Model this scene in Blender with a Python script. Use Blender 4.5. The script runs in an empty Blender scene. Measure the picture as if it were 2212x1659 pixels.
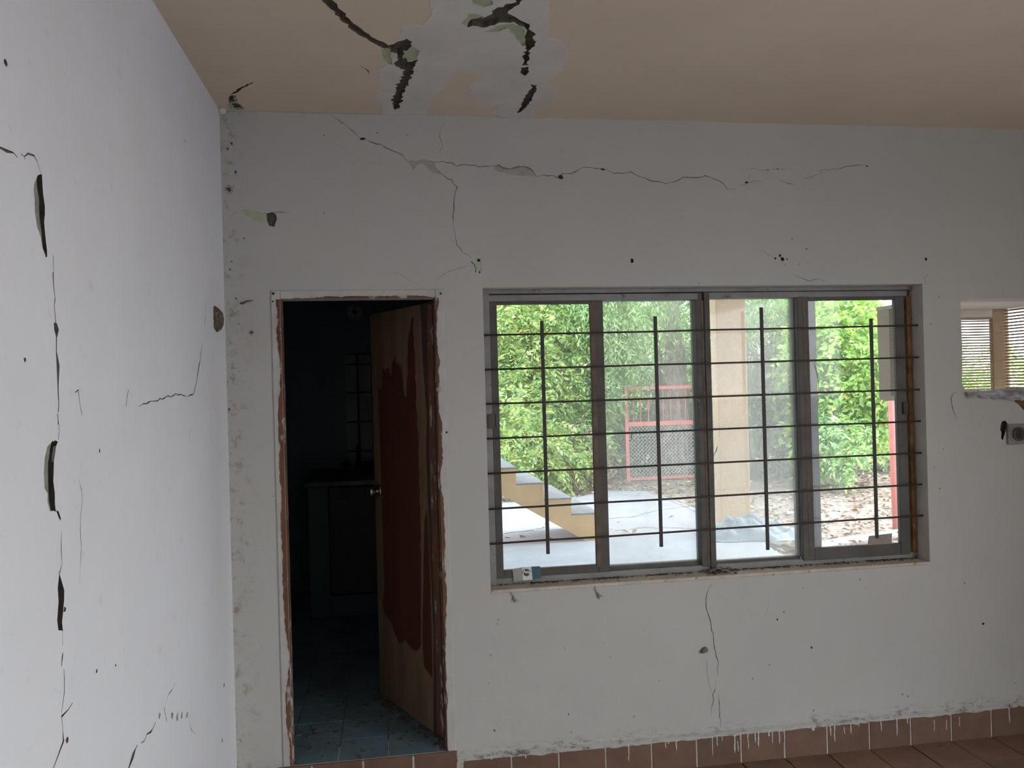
import bpy, bmesh, math, random
import numpy as np
from mathutils import Vector, Matrix
from mathutils.geometry import delaunay_2d_cdt

random.seed(7)
RNG = np.random.default_rng(7)
SC = bpy.context.scene
COL = SC.collection

# ------------------------------------------------------------------ camera, world, sun, exposure
FPX, CX, CY = 1740.0, 1106.0, 829.5
CAM = np.array([0.0, -3.3433, 1.675])
YAW, PITCH, ROLL = math.radians(8.69376), math.radians(0.05737), math.radians(-1.55213)
FW = np.array([math.sin(YAW) * math.cos(PITCH), math.cos(YAW) * math.cos(PITCH), math.sin(PITCH)])
_r = np.array([math.cos(YAW), -math.sin(YAW), 0.0])
_u = np.cross(_r, FW)
RT = math.cos(ROLL) * _r + math.sin(ROLL) * _u
UP = -math.sin(ROLL) * _r + math.cos(ROLL) * _u

cam_data = bpy.data.cameras.new('camera')
cam_data.sensor_fit = 'HORIZONTAL'
cam_data.sensor_width = 36.0
cam_data.lens = FPX / 2212.0 * 36.0
cam_data.clip_start = 0.02
cam_data.clip_end = 300
cam = bpy.data.objects.new('camera', cam_data)
COL.objects.link(cam)
cam.matrix_world = Matrix(((RT[0], UP[0], -FW[0], CAM[0]), (RT[1], UP[1], -FW[1], CAM[1]),
                           (RT[2], UP[2], -FW[2], CAM[2]), (0, 0, 0, 1)))
SC.camera = cam

SC.view_settings.view_transform = 'Standard'
SC.view_settings.look = 'None'
SC.view_settings.gamma = 1.0
SC.view_settings.use_curve_mapping = False
SC.view_settings.exposure = 1.17

WORLD_STRENGTH = 3.4
world = bpy.data.worlds.new('sky')
SC.world = world
world.use_nodes = True
wn = world.node_tree.nodes
wl = world.node_tree.links
bg = wn['Background']
tc = wn.new('ShaderNodeTexCoord')
sepw = wn.new('ShaderNodeSeparateXYZ')
rampw = wn.new('ShaderNodeValToRGB')
rampw.color_ramp.elements[0].position = 0.0
rampw.color_ramp.elements[0].color = (0.95, 0.975, 1.0, 1)
rampw.color_ramp.elements[1].position = 0.9
rampw.color_ramp.elements[1].color = (0.67, 0.81, 1.0, 1)
wl.new(tc.outputs['Generated'], sepw.inputs[0])
wl.new(sepw.outputs['Z'], rampw.inputs[0])
wl.new(rampw.outputs[0], bg.inputs[0])
bg.inputs[1].default_value = WORLD_STRENGTH

sun_d = bpy.data.lights.new('sun', 'SUN')
sun_d.energy = 2.0
sun_d.angle = math.radians(24)
sun_d.color = (1.0, 0.93, 0.80)
sun = bpy.data.objects.new('sun', sun_d)
COL.objects.link(sun)
sun.rotation_euler = Vector((-0.92, -0.22, -1.05)).to_track_quat('-Z', 'Y').to_euler()


def portal(name, loc, rot, sx, sy):
    d = bpy.data.lights.new(name, 'AREA')
    d.shape = 'RECTANGLE'
    d.size, d.size_y = sx, sy
    d.cycles.is_portal = True
    o = bpy.data.objects.new(name, d)
    COL.objects.link(o)
    o.location = loc
    o.rotation_euler = rot
    return o


# ------------------------------------------------------------------ room dimensions (metres)
XL, XR = -0.638, 3.46          # side walls
YF = -5.6                     # front wall, behind the viewer
ZC = 2.80                     # ceiling
ZK = 0.167                    # kitchen floor level
WT = 0.15                     # back wall thickness
DOOR_RIGHT = (-5.2, -2.25, 2.40)  # wide open doorway in the right wall, beside the viewer: y0, y1, top

portal('portal_right', (XR + 0.08, (DOOR_RIGHT[0] + DOOR_RIGHT[1]) / 2, DOOR_RIGHT[2] / 2),
       (math.radians(90), 0, math.radians(90)), DOOR_RIGHT[1] - DOOR_RIGHT[0], DOOR_RIGHT[2])
portal('portal_window', (1.41, 0.18, 1.45), (math.radians(-90), 0, 0), 2.0, 1.25)


# ------------------------------------------------------------------ helpers
def ray(px, py):
    return FW * FPX + RT * (px - CX) - UP * (py - CY)


def at(px, py, Y):
    d = ray(px, py)
    return CAM + d * ((Y - CAM[1]) / d[1])


def W(px, py):            # back wall plane -> (x, z)
    p = at(px, py, 0.0)
    return (p[0], p[2])


def WL(px, py):           # left wall plane -> (y, z)
    d = ray(px, py)
    p = CAM + d * ((XL - CAM[0]) / d[0])
    return (p[1], p[2])


def WC(px, py):           # ceiling plane -> (x, y)
    d = ray(px, py)
    p = CAM + d * ((ZC - CAM[2]) / d[2])
    return (p[0], p[1])


def gnd(px, py, z):
    d = ray(px, py)
    return CAM + d * ((z - CAM[2]) / d[2])


def link(o, parent=None, label=None, cat=None, group=None, kind=None):
    COL.objects.link(o)
    if parent is not None:
        o.parent = parent
        pw = Matrix.Translation(parent.location) if parent.type == 'EMPTY' else Matrix.Identity(4)
        o.matrix_parent_inverse = pw.inverted()
    if label:
        o['label'] = label
    if cat:
        o['category'] = cat
    if group:
        o['group'] = group
    if kind:
        o['kind'] = kind
    return o


def empty(name, loc, label=None, cat=None, group=None, kind=None):
    o = bpy.data.objects.new(name, None)
    o.empty_display_size = 0.05
    o.location = loc
    return link(o, None, label, cat, group, kind)


class MB:
    """collects boxes, tubes and polygons and links them as one mesh object"""
    def __init__(self):
        self.v, self.f = [], []

    def add(self, vs, fs):
        n = len(self.v)
        self.v += [tuple(map(float, p)) for p in vs]
        self.f += [tuple(i + n for i in f) for f in fs]
        return self

    def box(self, x0, x1, y0, y1, z0, z1):
        return self.add([(x0, y0, z0), (x1, y0, z0), (x1, y1, z0), (x0, y1, z0),
                         (x0, y0, z1), (x1, y0, z1), (x1, y1, z1), (x0, y1, z1)],
                        [(0, 3, 2, 1), (4, 5, 6, 7), (0, 1, 5, 4), (1, 2, 6, 5), (2, 3, 7, 6), (3, 0, 4, 7)])

    def tube(self, pts, r, n=8, cap=True):
        pts = [np.array(p, float) for p in pts]
        rs = r if isinstance(r, (list, tuple)) else [r] * len(pts)
        rings = []
        prev = None
        for i, p in enumerate(pts):
            t = pts[min(i + 1, len(pts) - 1)] - pts[max(i - 1, 0)]
            t = t / (np.linalg.norm(t) + 1e-12)
            a = np.array([0, 0, 1.0]) if abs(t[2]) < 0.9 else np.array([1.0, 0, 0])
            if prev is not None:
                a = prev
            s = np.cross(t, a)
            s /= np.linalg.norm(s) + 1e-12
            b = np.cross(s, t)
            prev = b
            rings.append([p + rs[i] * (math.cos(2 * math.pi * k / n) * s + math.sin(2 * math.pi * k / n) * b) for k in range(n)])
        vs = [q for ring in rings for q in ring]
        fs = []
        for i in range(len(pts) - 1):
            for k in range(n):
                k2 = (k + 1) % n
                fs.append((i * n + k, i * n + k2, (i + 1) * n + k2, (i + 1) * n + k))
        if cap:
            fs.append(tuple(range(n - 1, -1, -1)))
            fs.append(tuple((len(pts) - 1) * n + k for k in range(n)))
        return self.add(vs, fs)

    def prism(self, poly3, off):
        """extrude a planar polygon (list of 3D points) by vector off"""
        n = len(poly3)
        off = np.array(off, float)
        a = [np.array(p, float) for p in poly3]
        b = [p + off for p in a]
        fs = [tuple(range(n)), tuple(range(2 * n - 1, n - 1, -1))]
        for i in range(n):
            j = (i + 1) % n
            fs.append((j, i, n + i, n + j))
        return self.add(a + b, fs)

    def lathe(self, prof, c, axis, n=20):
        """prof: list of (r, h) along axis from c"""
        axis = np.array(axis, float)
        axis /= np.linalg.norm(axis)
        a = np.array([0, 0, 1.0]) if abs(axis[2]) < 0.9 else np.array([1.0, 0, 0])
        s = np.cross(axis, a)
        s /= np.linalg.norm(s)
        b = np.cross(axis, s)
        c = np.array(c, float)
        vs, fs = [], []
        for r, h in prof:
            for k in range(n):
                t = 2 * math.pi * k / n
                vs.append(c + axis * h + r * (math.cos(t) * s + math.sin(t) * b))
        for i in range(len(prof) - 1):
            for k in range(n):
                k2 = (k + 1) % n
                fs.append((i * n + k, i * n + k2, (i + 1) * n + k2, (i + 1) * n + k))
        fs.append(tuple(range(n - 1, -1, -1)))
        fs.append(tuple((len(prof) - 1) * n + k for k in range(n)))
        return self.add(vs, fs)

    def mesh(self, name, m):
        me = bpy.data.meshes.new(name)
        me.from_pydata(self.v, [], self.f)
        bm = bmesh.new()
        bm.from_mesh(me)
        bmesh.ops.recalc_face_normals(bm, faces=bm.faces)
        bm.to_mesh(me)
        bm.free()
        me.materials.append(m)
        return me

    def obj(self, name, m, parent=None, smooth=False, bevel=0.0, **kw):
        me = self.mesh(name, m)
        if smooth:
            for p in me.polygons:
                p.use_smooth = True
        o = bpy.data.objects.new(name, me)
        link(o, parent, **kw)
        if bevel:
            b = o.modifiers.new('bevel', 'BEVEL')
            b.width = bevel
            b.segments = 2
            b.limit_method = 'ANGLE'
        return o


def box_obj(name, b, m, parent=None, bevel=0.0, **kw):
    return MB().box(*b).obj(name, m, parent, bevel=bevel, **kw)


# ------------------------------------------------------------------ materials
def new_mat(name):
    m = bpy.data.materials.new(name)
    m.use_nodes = True
    nt = m.node_tree
    return m, nt, nt.nodes['Principled BSDF']


class NB:
    def __init__(self, nt):
        self.nt = nt

    def n(self, kind, **kw):
        x = self.nt.nodes.new('ShaderNode' + kind)
        for k, v in kw.items():
            if k.startswith('i_'):
                x.inputs[k[2:].replace('_', ' ')].default_value = v
            else:
                setattr(x, k, v)
        return x

    def l(self, a, b):
        self.nt.links.new(a, b)

    def pos(self):
        return self.n('NewGeometry').outputs['Position']

    def noise(self, vec, scale, detail=4, rough=0.55, dist=0.0):
        x = self.n('TexNoise')
        x.inputs['Scale'].default_value = scale
        x.inputs['Detail'].default_value = detail
        x.inputs['Roughness'].default_value = rough
        x.inputs['Distortion'].default_value = dist
        self.l(vec, x.inputs['Vector'])
        return x.outputs['Fac']

    def ramp(self, fac, stops):
        x = self.n('ValToRGB')
        e = x.color_ramp.elements
        while len(e) < len(stops):
            e.new(0.5)
        for i, (p, c) in enumerate(stops):
            e[i].position = p
            e[i].color = tuple(c) + (1,) if len(c) == 3 else c
        self.l(fac, x.inputs[0])
        return x.outputs[0]

    def step(self, fac, a, b):
        x = self.n('MapRange')
        x.clamp = True
        x.inputs[1].default_value = a
        x.inputs[2].default_value = b
        self.l(fac, x.inputs[0])
        return x.outputs[0]

    def math(self, op, a, b=None):
        x = self.n('Math', operation=op)
        for i, v in enumerate((a, b)):
            if v is None:
                continue
            if isinstance(v, (int, float)):
                x.inputs[i].default_value = v
            else:
                self.l(v, x.inputs[i])
        return x.outputs[0]

    def mix(self, fac, a, b, blend='MIX'):
        x = self.n('Mix', data_type='RGBA', blend_type=blend)
        for s, v in ((0, fac), (6, a), (7, b)):
            if isinstance(v, (int, float)):
                x.inputs[s].default_value = v
            elif isinstance(v, tuple):
                x.inputs[s].default_value = v + (1,) if len(v) == 3 else v
            else:
                self.l(v, x.inputs[s])
        return x.outputs[2]

    def scale(self, vec, s):
        x = self.n('Mapping')
        x.inputs['Scale'].default_value = s
        self.l(vec, x.inputs['Vector'])
        return x.outputs[0]

    def bump(self, h, strength, dist, bsdf, prev=None):
        x = self.n('Bump')
        x.inputs['Strength'].default_value = strength
        x.inputs['Distance'].default_value = dist
        self.l(h, x.inputs['Height'])
        if prev is not None:
            self.l(prev, x.inputs['Normal'])
        if bsdf is not None:
            self.l(x.outputs[0], bsdf.inputs['Normal'])
        return x.outputs[0]


def surf(name, c1, c2, scale=6, rough=0.8, bump=0.15, bscale=40, lo=0.35, hi=0.65, stretch=(1, 1, 1), metallic=0.0,
         spots=None, bdist=0.004, per_obj=0.0):
    m, nt, b = new_mat(name)
    k = NB(nt)
    v = k.scale(k.pos(), stretch)
    col = k.ramp(k.noise(v, scale, 6, 0.62), [(lo, c1), (hi, c2)])
    if spots:
        sc, thr, c3 = spots
        col = k.mix(k.step(k.noise(v, sc, 5, 0.7), thr, thr + 0.06), col, c3)
    if per_obj:
        oi = k.n('ObjectInfo')
        vv = k.math('ADD', k.math('MULTIPLY', oi.outputs['Random'], per_obj * 2), 1 - per_obj)
        hs = k.n('HueSaturation')
        k.l(col, hs.inputs['Color'])
        k.l(vv, hs.inputs['Value'])
        col = hs.outputs[0]
    k.l(col, b.inputs['Base Color'])
    b.inputs['Roughness'].default_value = rough
    b.inputs['Metallic'].default_value = metallic
    if bump:
        k.bump(k.noise(v, bscale, 6, 0.6), bump, bdist, b)
    return m


def wall_paint(name, base, mold=False, damp=0.0):
    m, nt, b = new_mat(name)
    k = NB(nt)
    p = k.pos()
    c2 = tuple(x * 0.93 for x in base)
    warm = (base[0] * 0.97, base[1] * 0.94, base[2] * 0.90)
    col = k.ramp(k.noise(p, 1.1, 4, 0.6), [(0.35, base), (0.65, c2)])
    col = k.mix(k.math('MULTIPLY', k.step(k.noise(p, 3.3, 5, 0.65), 0.5, 0.72), 0.6), col, warm)
    # rubbed dirt, small
    d1 = k.math('MULTIPLY', k.step(k.noise(p, 14, 8, 0.75), 0.60, 0.76), 0.34)
    col = k.mix(d1, col, (0.23, 0.20, 0.16))
    # fly specks
    vo = k.n('TexVoronoi')
    vo.inputs['Scale'].default_value = 17
    k.l(p, vo.inputs['Vector'])
    dens = k.step(k.noise(p, 1.7, 3, 0.5), 0.47, 0.62)
    sp = k.math('MULTIPLY', k.step(vo.outputs['Distance'], 0.052, 0.03), dens)
    rs = k.n('SeparateColor')
    k.l(vo.outputs['Color'], rs.inputs[0])
    sp = k.math('MULTIPLY', sp, k.step(rs.outputs[0], 0.72, 0.80))
    col = k.mix(sp, col, (0.07, 0.05, 0.04))
    if mold:
        sep = k.n('SeparateXYZ')
        k.l(p, sep.inputs[0])
        band = k.step(sep.outputs[2], 0.185, 0.140)
        clus = k.step(k.noise(p, 4.5, 4, 0.6), 0.40, 0.60)
        mo = k.math('MULTIPLY', k.step(k.noise(k.scale(p, (0.6, 1, 1.5)), 36, 8, 0.8), 0.50, 0.60), k.math('MULTIPLY', band, k.math('ADD', k.math('MULTIPLY', clus, 0.8), 0.2)))
        col = k.mix(mo, col, (0.075, 0.065, 0.05))
        low = k.math('MULTIPLY', k.step(sep.outputs[2], 0.6, 0.14), k.step(k.noise(p, 7, 7, 0.7), 0.52, 0.7))
        col = k.mix(k.math('MULTIPLY', low, 0.35), col, (0.42, 0.40, 0.36))
        # orange-black dirt that gathers in the corner by the left wall
        cor = k.math('MULTIPLY', k.step(sep.outputs[0], XL + 0.11, XL + 0.0), k.step(k.noise(p, 19, 8, 0.8), 0.52, 0.62))
        col = k.mix(k.math('MULTIPLY', cor, 0.75), col, (0.20, 0.11, 0.06))
    k.l(col, b.inputs['Base Color'])
    b.inputs['Roughness'].default_value = 0.72
    b.inputs['Specular IOR Level'].default_value = 0.25
    n1 = k.bump(k.noise(p, 5.5, 4, 0.5), 0.22, 0.02, None)
    n2 = k.bump(k.noise(p, 120, 4, 0.6), 0.12, 0.003, b, n1)
    return m


M = {}
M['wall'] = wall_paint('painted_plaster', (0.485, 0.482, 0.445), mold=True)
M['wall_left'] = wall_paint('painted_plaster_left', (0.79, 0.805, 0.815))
M['ceiling'] = surf('ceiling_tan_paint', (0.72, 0.615, 0.485), (0.66, 0.56, 0.435), 1.4, 0.8, 0.08, 70)
M['patch'] = surf('white_filler', (0.69, 0.665, 0.615), (0.61, 0.59, 0.545), 5, 0.9, 0.35, 16, bdist=0.01, spots=(9, 0.66, (0.46, 0.44, 0.40)))
M['lip'] = surf('broken_plaster_lip', (0.30, 0.285, 0.24), (0.20, 0.19, 0.155), 45, 0.95, 0.5, 60)
M['green_plaster'] = surf('old_green_plaster', (0.37, 0.43, 0.27), (0.44, 0.48, 0.33), 30, 0.9, 0.3, 60)
M['crack'] = surf('exposed_render', (0.10, 0.085, 0.065), (0.15, 0.13, 0.10), 60, 0.95, 0.8, 90, bdist=0.01)
M['crack_dark'] = surf('crack_inside', (0.03, 0.026, 0.02), (0.06, 0.052, 0.04), 40, 1.0, 0.3, 80)
M['hair'] = surf('hairline_crack', (0.12, 0.11, 0.095), (0.22, 0.20, 0.18), 25, 1.0, 0.0)
M['hair_faint'] = surf('faint_crack', (0.38, 0.365, 0.335), (0.50, 0.48, 0.45), 25, 1.0, 0.0)
M['grey_plaster'] = surf('undercoat_plaster', (0.40, 0.385, 0.345), (0.34, 0.33, 0.295), 20, 0.95, 0.3, 70)
M['terracotta'] = surf('terracotta_tile', (0.165, 0.095, 0.06), (0.135, 0.072, 0.046), 9, 0.62, 0.12, 60, per_obj=0.10,
                       spots=(26, 0.68, (0.20, 0.14, 0.10)))
M['floor_tile'] = surf('terracotta_floor_tile', (0.25, 0.14, 0.09), (0.175, 0.10, 0.068), 7, 0.55, 0.12, 60, per_obj=0.12,
                       spots=(13, 0.60, (0.11, 0.085, 0.065)))
M['grout'] = surf('dirty_grout', (0.13, 0.10, 0.08), (0.20, 0.17, 0.14), 20, 0.95, 0.2, 80)
M['grout_light'] = surf('light_grout', (0.52, 0.47, 0.40), (0.40, 0.35, 0.29), 30, 0.95, 0.2, 80)
M['white_drip'] = surf('white_paint_drip', (0.62, 0.60, 0.56), (0.52, 0.50, 0.46), 30, 0.6, 0.0)
M['blue_tile'] = surf('blue_grey_tile', (0.16, 0.24, 0.27), (0.12, 0.19, 0.22), 6, 0.5, 0.08, 60, per_obj=0.06,
                      spots=(12, 0.62, (0.075, 0.075, 0.06)))
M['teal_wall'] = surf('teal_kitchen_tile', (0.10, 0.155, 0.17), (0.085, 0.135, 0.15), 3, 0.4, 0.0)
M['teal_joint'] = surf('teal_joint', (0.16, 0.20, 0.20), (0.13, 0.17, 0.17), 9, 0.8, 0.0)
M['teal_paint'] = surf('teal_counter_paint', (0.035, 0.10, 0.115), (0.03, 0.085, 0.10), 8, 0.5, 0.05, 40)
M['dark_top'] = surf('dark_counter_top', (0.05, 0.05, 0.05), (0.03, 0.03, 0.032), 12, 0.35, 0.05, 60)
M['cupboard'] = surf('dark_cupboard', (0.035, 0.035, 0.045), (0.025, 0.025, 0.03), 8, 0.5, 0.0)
M['dull_pane'] = surf('dull_frosted_pane', (0.38, 0.39, 0.38), (0.30, 0.31, 0.30), 4, 0.5, 0.0)
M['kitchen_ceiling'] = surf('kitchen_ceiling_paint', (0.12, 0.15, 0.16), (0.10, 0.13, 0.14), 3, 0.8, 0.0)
M['frame_paint'] = surf('chipped_white_door_paint', (0.50, 0.48, 0.45), (0.42, 0.40, 0.37), 9, 0.6, 0.2, 50,
                        spots=(30, 0.66, (0.14, 0.09, 0.06)))
M['frame_bare'] = surf('bare_rusty_wood', (0.17, 0.075, 0.035), (0.09, 0.045, 0.025), 22, 0.8, 0.3, 60,
                       spots=(30, 0.57, (0.42, 0.39, 0.35)), stretch=(1, 1, 0.30))
M['door_red'] = surf('red_brown_varnish', (0.110, 0.034, 0.015), (0.075, 0.022, 0.010), 5, 0.5, 0.1, 30, stretch=(1, 1, 0.12))
M['door_bare'] = surf('bare_plywood', (0.20, 0.13, 0.075), (0.14, 0.085, 0.045), 11, 0.85, 0.2, 30, stretch=(1, 1, 0.2),
                      spots=(7, 0.62, (0.09, 0.05, 0.03)))
M['door_core'] = surf('dark_door_core', (0.05, 0.028, 0.018), (0.03, 0.018, 0.012), 11, 0.9, 0.3, 50, stretch=(1, 1, 0.2))
M['chrome'] = surf('tarnished_metal', (0.50, 0.47, 0.42), (0.36, 0.33, 0.29), 25, 0.28, 0.0, metallic=1.0)
M['steel'] = surf('grey_window_paint', (0.098, 0.090, 0.074), (0.062, 0.057, 0.047), 8, 0.6, 0.2, 60,
                  spots=(22, 0.62, (0.065, 0.05, 0.035)))
M['steel_light'] = surf('pale_window_paint', (0.27, 0.27, 0.255), (0.20, 0.20, 0.185), 7, 0.6, 0.2, 60,
                        spots=(15, 0.62, (0.13, 0.11, 0.085)), stretch=(1, 1, 1.5))
M['rust'] = surf('rusty_track', (0.30, 0.17, 0.06), (0.13, 0.06, 0.025), 24, 0.85, 0.5, 70, spots=(40, 0.62, (0.36, 0.30, 0.20)), stretch=(1, 1, 0.5))
M['brown_seal'] = surf('brown_glazing_seal', (0.17, 0.125, 0.09), (0.11, 0.08, 0.055), 20, 0.8, 0.2, 60)
M['bar'] = surf('dark_grille_paint', (0.025, 0.022, 0.018), (0.045, 0.035, 0.025), 25, 0.6, 0.2, 90)
M['sill'] = surf('dusty_sill_plaster', (0.56, 0.50, 0.42), (0.44, 0.385, 0.31), 14, 0.9, 0.4, 40, spots=(30, 0.60, (0.13, 0.085, 0.055)))
M['reveal'] = surf('reveal_plaster', (0.60, 0.56, 0.52), (0.52, 0.47, 0.43), 7, 0.85, 0.2, 40, spots=(19, 0.67, (0.24, 0.19, 0.15)))
M['dirt'] = surf('dry_dirt', (0.09, 0.06, 0.045), (0.14, 0.105, 0.08), 40, 1.0, 0.5, 90)
M['black'] = surf('black_chitin', (0.012, 0.010, 0.009), (0.02, 0.016, 0.012), 60, 0.4, 0.0)
M['mud'] = surf('dry_mud', (0.20, 0.185, 0.14), (0.14, 0.125, 0.095), 60, 0.95, 0.4, 120)
M['nest'] = surf('mottled_mud_nest', (0.09, 0.06, 0.04), (0.10, 0.07, 0.05), 60, 0.95, 0.4, 120, spots=(75, 0.56, (0.46, 0.44, 0.40)))
M['ochre'] = surf('ochre_wall_paint', (0.48, 0.325, 0.165), (0.41, 0.272, 0.137), 3, 0.85, 0.15, 60, spots=(10, 0.68, (0.33, 0.235, 0.13)))
M['ochre_pale'] = surf('pale_ochre_paint', (0.47, 0.38, 0.285), (0.42, 0.335, 0.245), 6, 0.85, 0.1, 60)
M['tread'] = surf('worn_concrete_tread', (0.22, 0.222, 0.235), (0.14, 0.143, 0.155), 9, 0.9, 0.3, 50)
M['concrete'] = surf('pale_yard_concrete', (0.325, 0.31, 0.335), (0.27, 0.258, 0.28), 3, 0.9, 0.25, 40, spots=(6, 0.66, (0.20, 0.19, 0.195)))
M['porch'] = surf('shade_blue_porch_floor', (0.335, 0.36, 0.40), (0.28, 0.305, 0.345), 4, 0.8, 0.15, 40)  # porch slab, the blue of its skylit shade is put into the colour
M['soil'] = surf('pale_dry_soil', (0.31, 0.25, 0.205), (0.235, 0.19, 0.15), 2.5, 0.95, 0.5, 20, spots=(7, 0.62, (0.30, 0.28, 0.16)))
M['red'] = surf('faded_red_paint', (0.58, 0.19, 0.16), (0.50, 0.15, 0.125), 12, 0.6, 0.1, 60, spots=(26, 0.66, (0.55, 0.33, 0.29)))
M['wire'] = surf('galvanised_wire', (0.72, 0.71, 0.70), (0.60, 0.59, 0.58), 20, 0.5, 0.0)
M['bark'] = surf('rough_bark', (0.46, 0.40, 0.36), (0.15, 0.12, 0.10), 14, 0.95, 1.0, 22, stretch=(1, 1, 0.45), bdist=0.05)
M['twig'] = surf('pale_dry_twig', (0.58, 0.53, 0.48), (0.36, 0.31, 0.26), 12, 0.9, 0.2, 40)
M['tarp'] = surf('pale_blue_tarp', (0.22, 0.29, 0.335), (0.17, 0.23, 0.27), 5, 0.5, 0.2, 30)
M['board'] = surf('pale_formed_concrete', (0.64, 0.575, 0.525), (0.50, 0.44, 0.39), 8, 0.85, 0.3, 30, stretch=(0.35, 3, 1))
M['slat'] = surf('louvre_slat_paint', (0.36, 0.29, 0.22), (0.27, 0.215, 0.16), 10, 0.7, 0.1, 60)
M['post_ochre'] = surf('ochre_wood_post', (0.44, 0.31, 0.18), (0.36, 0.245, 0.14), 8, 0.75, 0.15, 40, stretch=(2, 2, 0.4))
M['plastic'] = surf('grey_crumpled_plastic', (0.50, 0.50, 0.52), (0.20, 0.195, 0.20), 16, 0.35, 0.4, 30, stretch=(0.5, 1, 2))
M['brick'] = surf('broken_brick', (0.22, 0.115, 0.065), (0.12, 0.065, 0.04), 25, 0.95, 0.8, 60, bdist=0.01)
M['box_grey'] = surf('dusty_grey_metal', (0.26, 0.255, 0.245), (0.17, 0.165, 0.155), 16, 0.75, 0.2, 60)
M['card_pale'] = surf('pale_card', (0.50, 0.48, 0.44), (0.45, 0.43, 0.39), 20, 0.6, 0.0)
M['card_white'] = surf('white_card', (0.66, 0.64, 0.60), (0.60, 0.57, 0.52), 18, 0.6, 0.0)
M['card_teal'] = surf('teal_card', (0.006, 0.055, 0.072), (0.008, 0.068, 0.09), 14, 0.5, 0.0)
M['ink'] = surf('dark_grey_ink', (0.04, 0.05, 0.055), (0.07, 0.08, 0.085), 30, 0.7, 0.0)
M['cardboard'] = surf('grey_brown_cardboard', (0.36, 0.31, 0.26), (0.29, 0.245, 0.20), 12, 0.9, 0.1, 40)
M['lamp_white'] = surf('old_white_porcelain', (0.50, 0.51, 0.50), (0.42, 0.43, 0.42), 9, 0.4, 0.0)
M['web'] = surf('dusty_cobweb', (0.30, 0.28, 0.26), (0.18, 0.16, 0.14), 40, 1.0, 0.0)
M['litter'] = None


def leaf_mat(name, stops, trans=0.42, rough=0.5):
    m, nt, b = new_mat(name)
    k = NB(nt)
    g = k.n('NewGeometry')
    col = k.ramp(g.outputs['Random Per Island'], stops)
    d = k.n('BsdfDiffuse')
    t = k.n('BsdfTranslucent')
    gl = k.n('BsdfGlossy')
    gl.inputs['Roughness'].default_value = rough
    gl.inputs['Color'].default_value = (1, 1, 1, 1)
    k.l(col, d.inputs[0])
    k.l(col, t.inputs[0])
    mx = k.n('MixShader')
    mx.inputs[0].default_value = trans
    k.l(d.outputs[0], mx.inputs[1])
    k.l(t.outputs[0], mx.inputs[2])
    mx2 = k.n('MixShader')
    mx2.inputs[0].default_value = 0.05
    k.l(mx.outputs[0], mx2.inputs[1])
    k.l(gl.outputs[0], mx2.inputs[2])
    k.l(mx2.outputs[0], nt.nodes['Material Output'].inputs[0])
    return m


M['leaf_yellow'] = leaf_mat('yellow_green_leaf', [(0.0, (0.16, 0.30, 0.08)), (0.4, (0.34, 0.52, 0.16)), (0.82, (0.50, 0.60, 0.19)), (1.0, (0.74, 0.62, 0.20))])
M['leaf_green'] = leaf_mat('fresh_green_leaf', [(0.0, (0.12, 0.27, 0.10)), (0.45, (0.28, 0.50, 0.16)), (0.85, (0.48, 0.66, 0.26)), (1.0, (0.70, 0.68, 0.30))])
M['leaf_bright'] = leaf_mat('bright_green_leaf', [(0.0, (0.22, 0.42, 0.07)), (0.5, (0.34, 0.56, 0.11)), (0.93, (0.50, 0.66, 0.18)), (1.0, (0.62, 0.40, 0.16))])
M['leaf_grey'] = leaf_mat('grey_green_leaf', [(0.0, (0.12, 0.19, 0.11)), (0.5, (0.24, 0.34, 0.18)), (1.0, (0.42, 0.52, 0.30))])
M['leaf_dry'] = leaf_mat('dry_fallen_leaf', [(0.0, (0.17, 0.09, 0.055)), (0.4, (0.32, 0.20, 0.135)), (0.8, (0.46, 0.33, 0.245)), (1.0, (0.60, 0.50, 0.40))], trans=0.1)


def glass(name, dust, streak=6.0):
    m, nt, b = new_mat(name)
    k = NB(nt)
    p = k.pos()
    tr = k.n('BsdfTransparent')
    tr.inputs[0].default_value = (0.97, 0.98, 0.98, 1)
    tl = k.n('BsdfTranslucent')
    tl.inputs[0].default_value = (0.93, 0.93, 0.91, 1)
    df = k.n('BsdfDiffuse')
    df.inputs[0].default_value = (0.60, 0.58, 0.54, 1)
    md = k.n('MixShader')
    md.inputs[0].default_value = 0.3
    k.l(tl.outputs[0], md.inputs[1])
    k.l(df.outputs[0], md.inputs[2])
    n1 = k.step(k.noise(k.scale(p, (1, 1, 0.55)), 3.0, 5, 0.6), 0.25, 0.8)
    n2 = k.step(k.noise(p, 90, 3, 0.6), 0.60, 0.85)
    fac = k.math('ADD', k.math('MULTIPLY', k.math('ADD', n1, 0.35), dust), k.math('MULTIPLY', n2, dust * 0.4))
    mx = k.n('MixShader')
    k.l(fac, mx.inputs[0])
    k.l(tr.outputs[0], mx.inputs[1])
    k.l(md.outputs[0], mx.inputs[2])
    gl = k.n('BsdfGlossy')
    gl.inputs['Roughness'].default_value = 0.03
    fr = k.n('Fresnel')
    fr.inputs[0].default_value = 1.45
    mg = k.n('MixShader')
    k.l(k.math('MULTIPLY', fr.outputs[0], 0.5), mg.inputs[0])
    k.l(mx.outputs[0], mg.inputs[1])
    k.l(gl.outputs[0], mg.inputs[2])
    k.l(mg.outputs[0], nt.nodes['Material Output'].inputs[0])
    return m


M['glass_clean'] = glass('thinly_dusted_glass', 0.07)
M['glass_dusty'] = glass('dusty_glass', 0.25)
M['glass_dusty2'] = glass('very_dusty_glass', 0.30)


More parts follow.
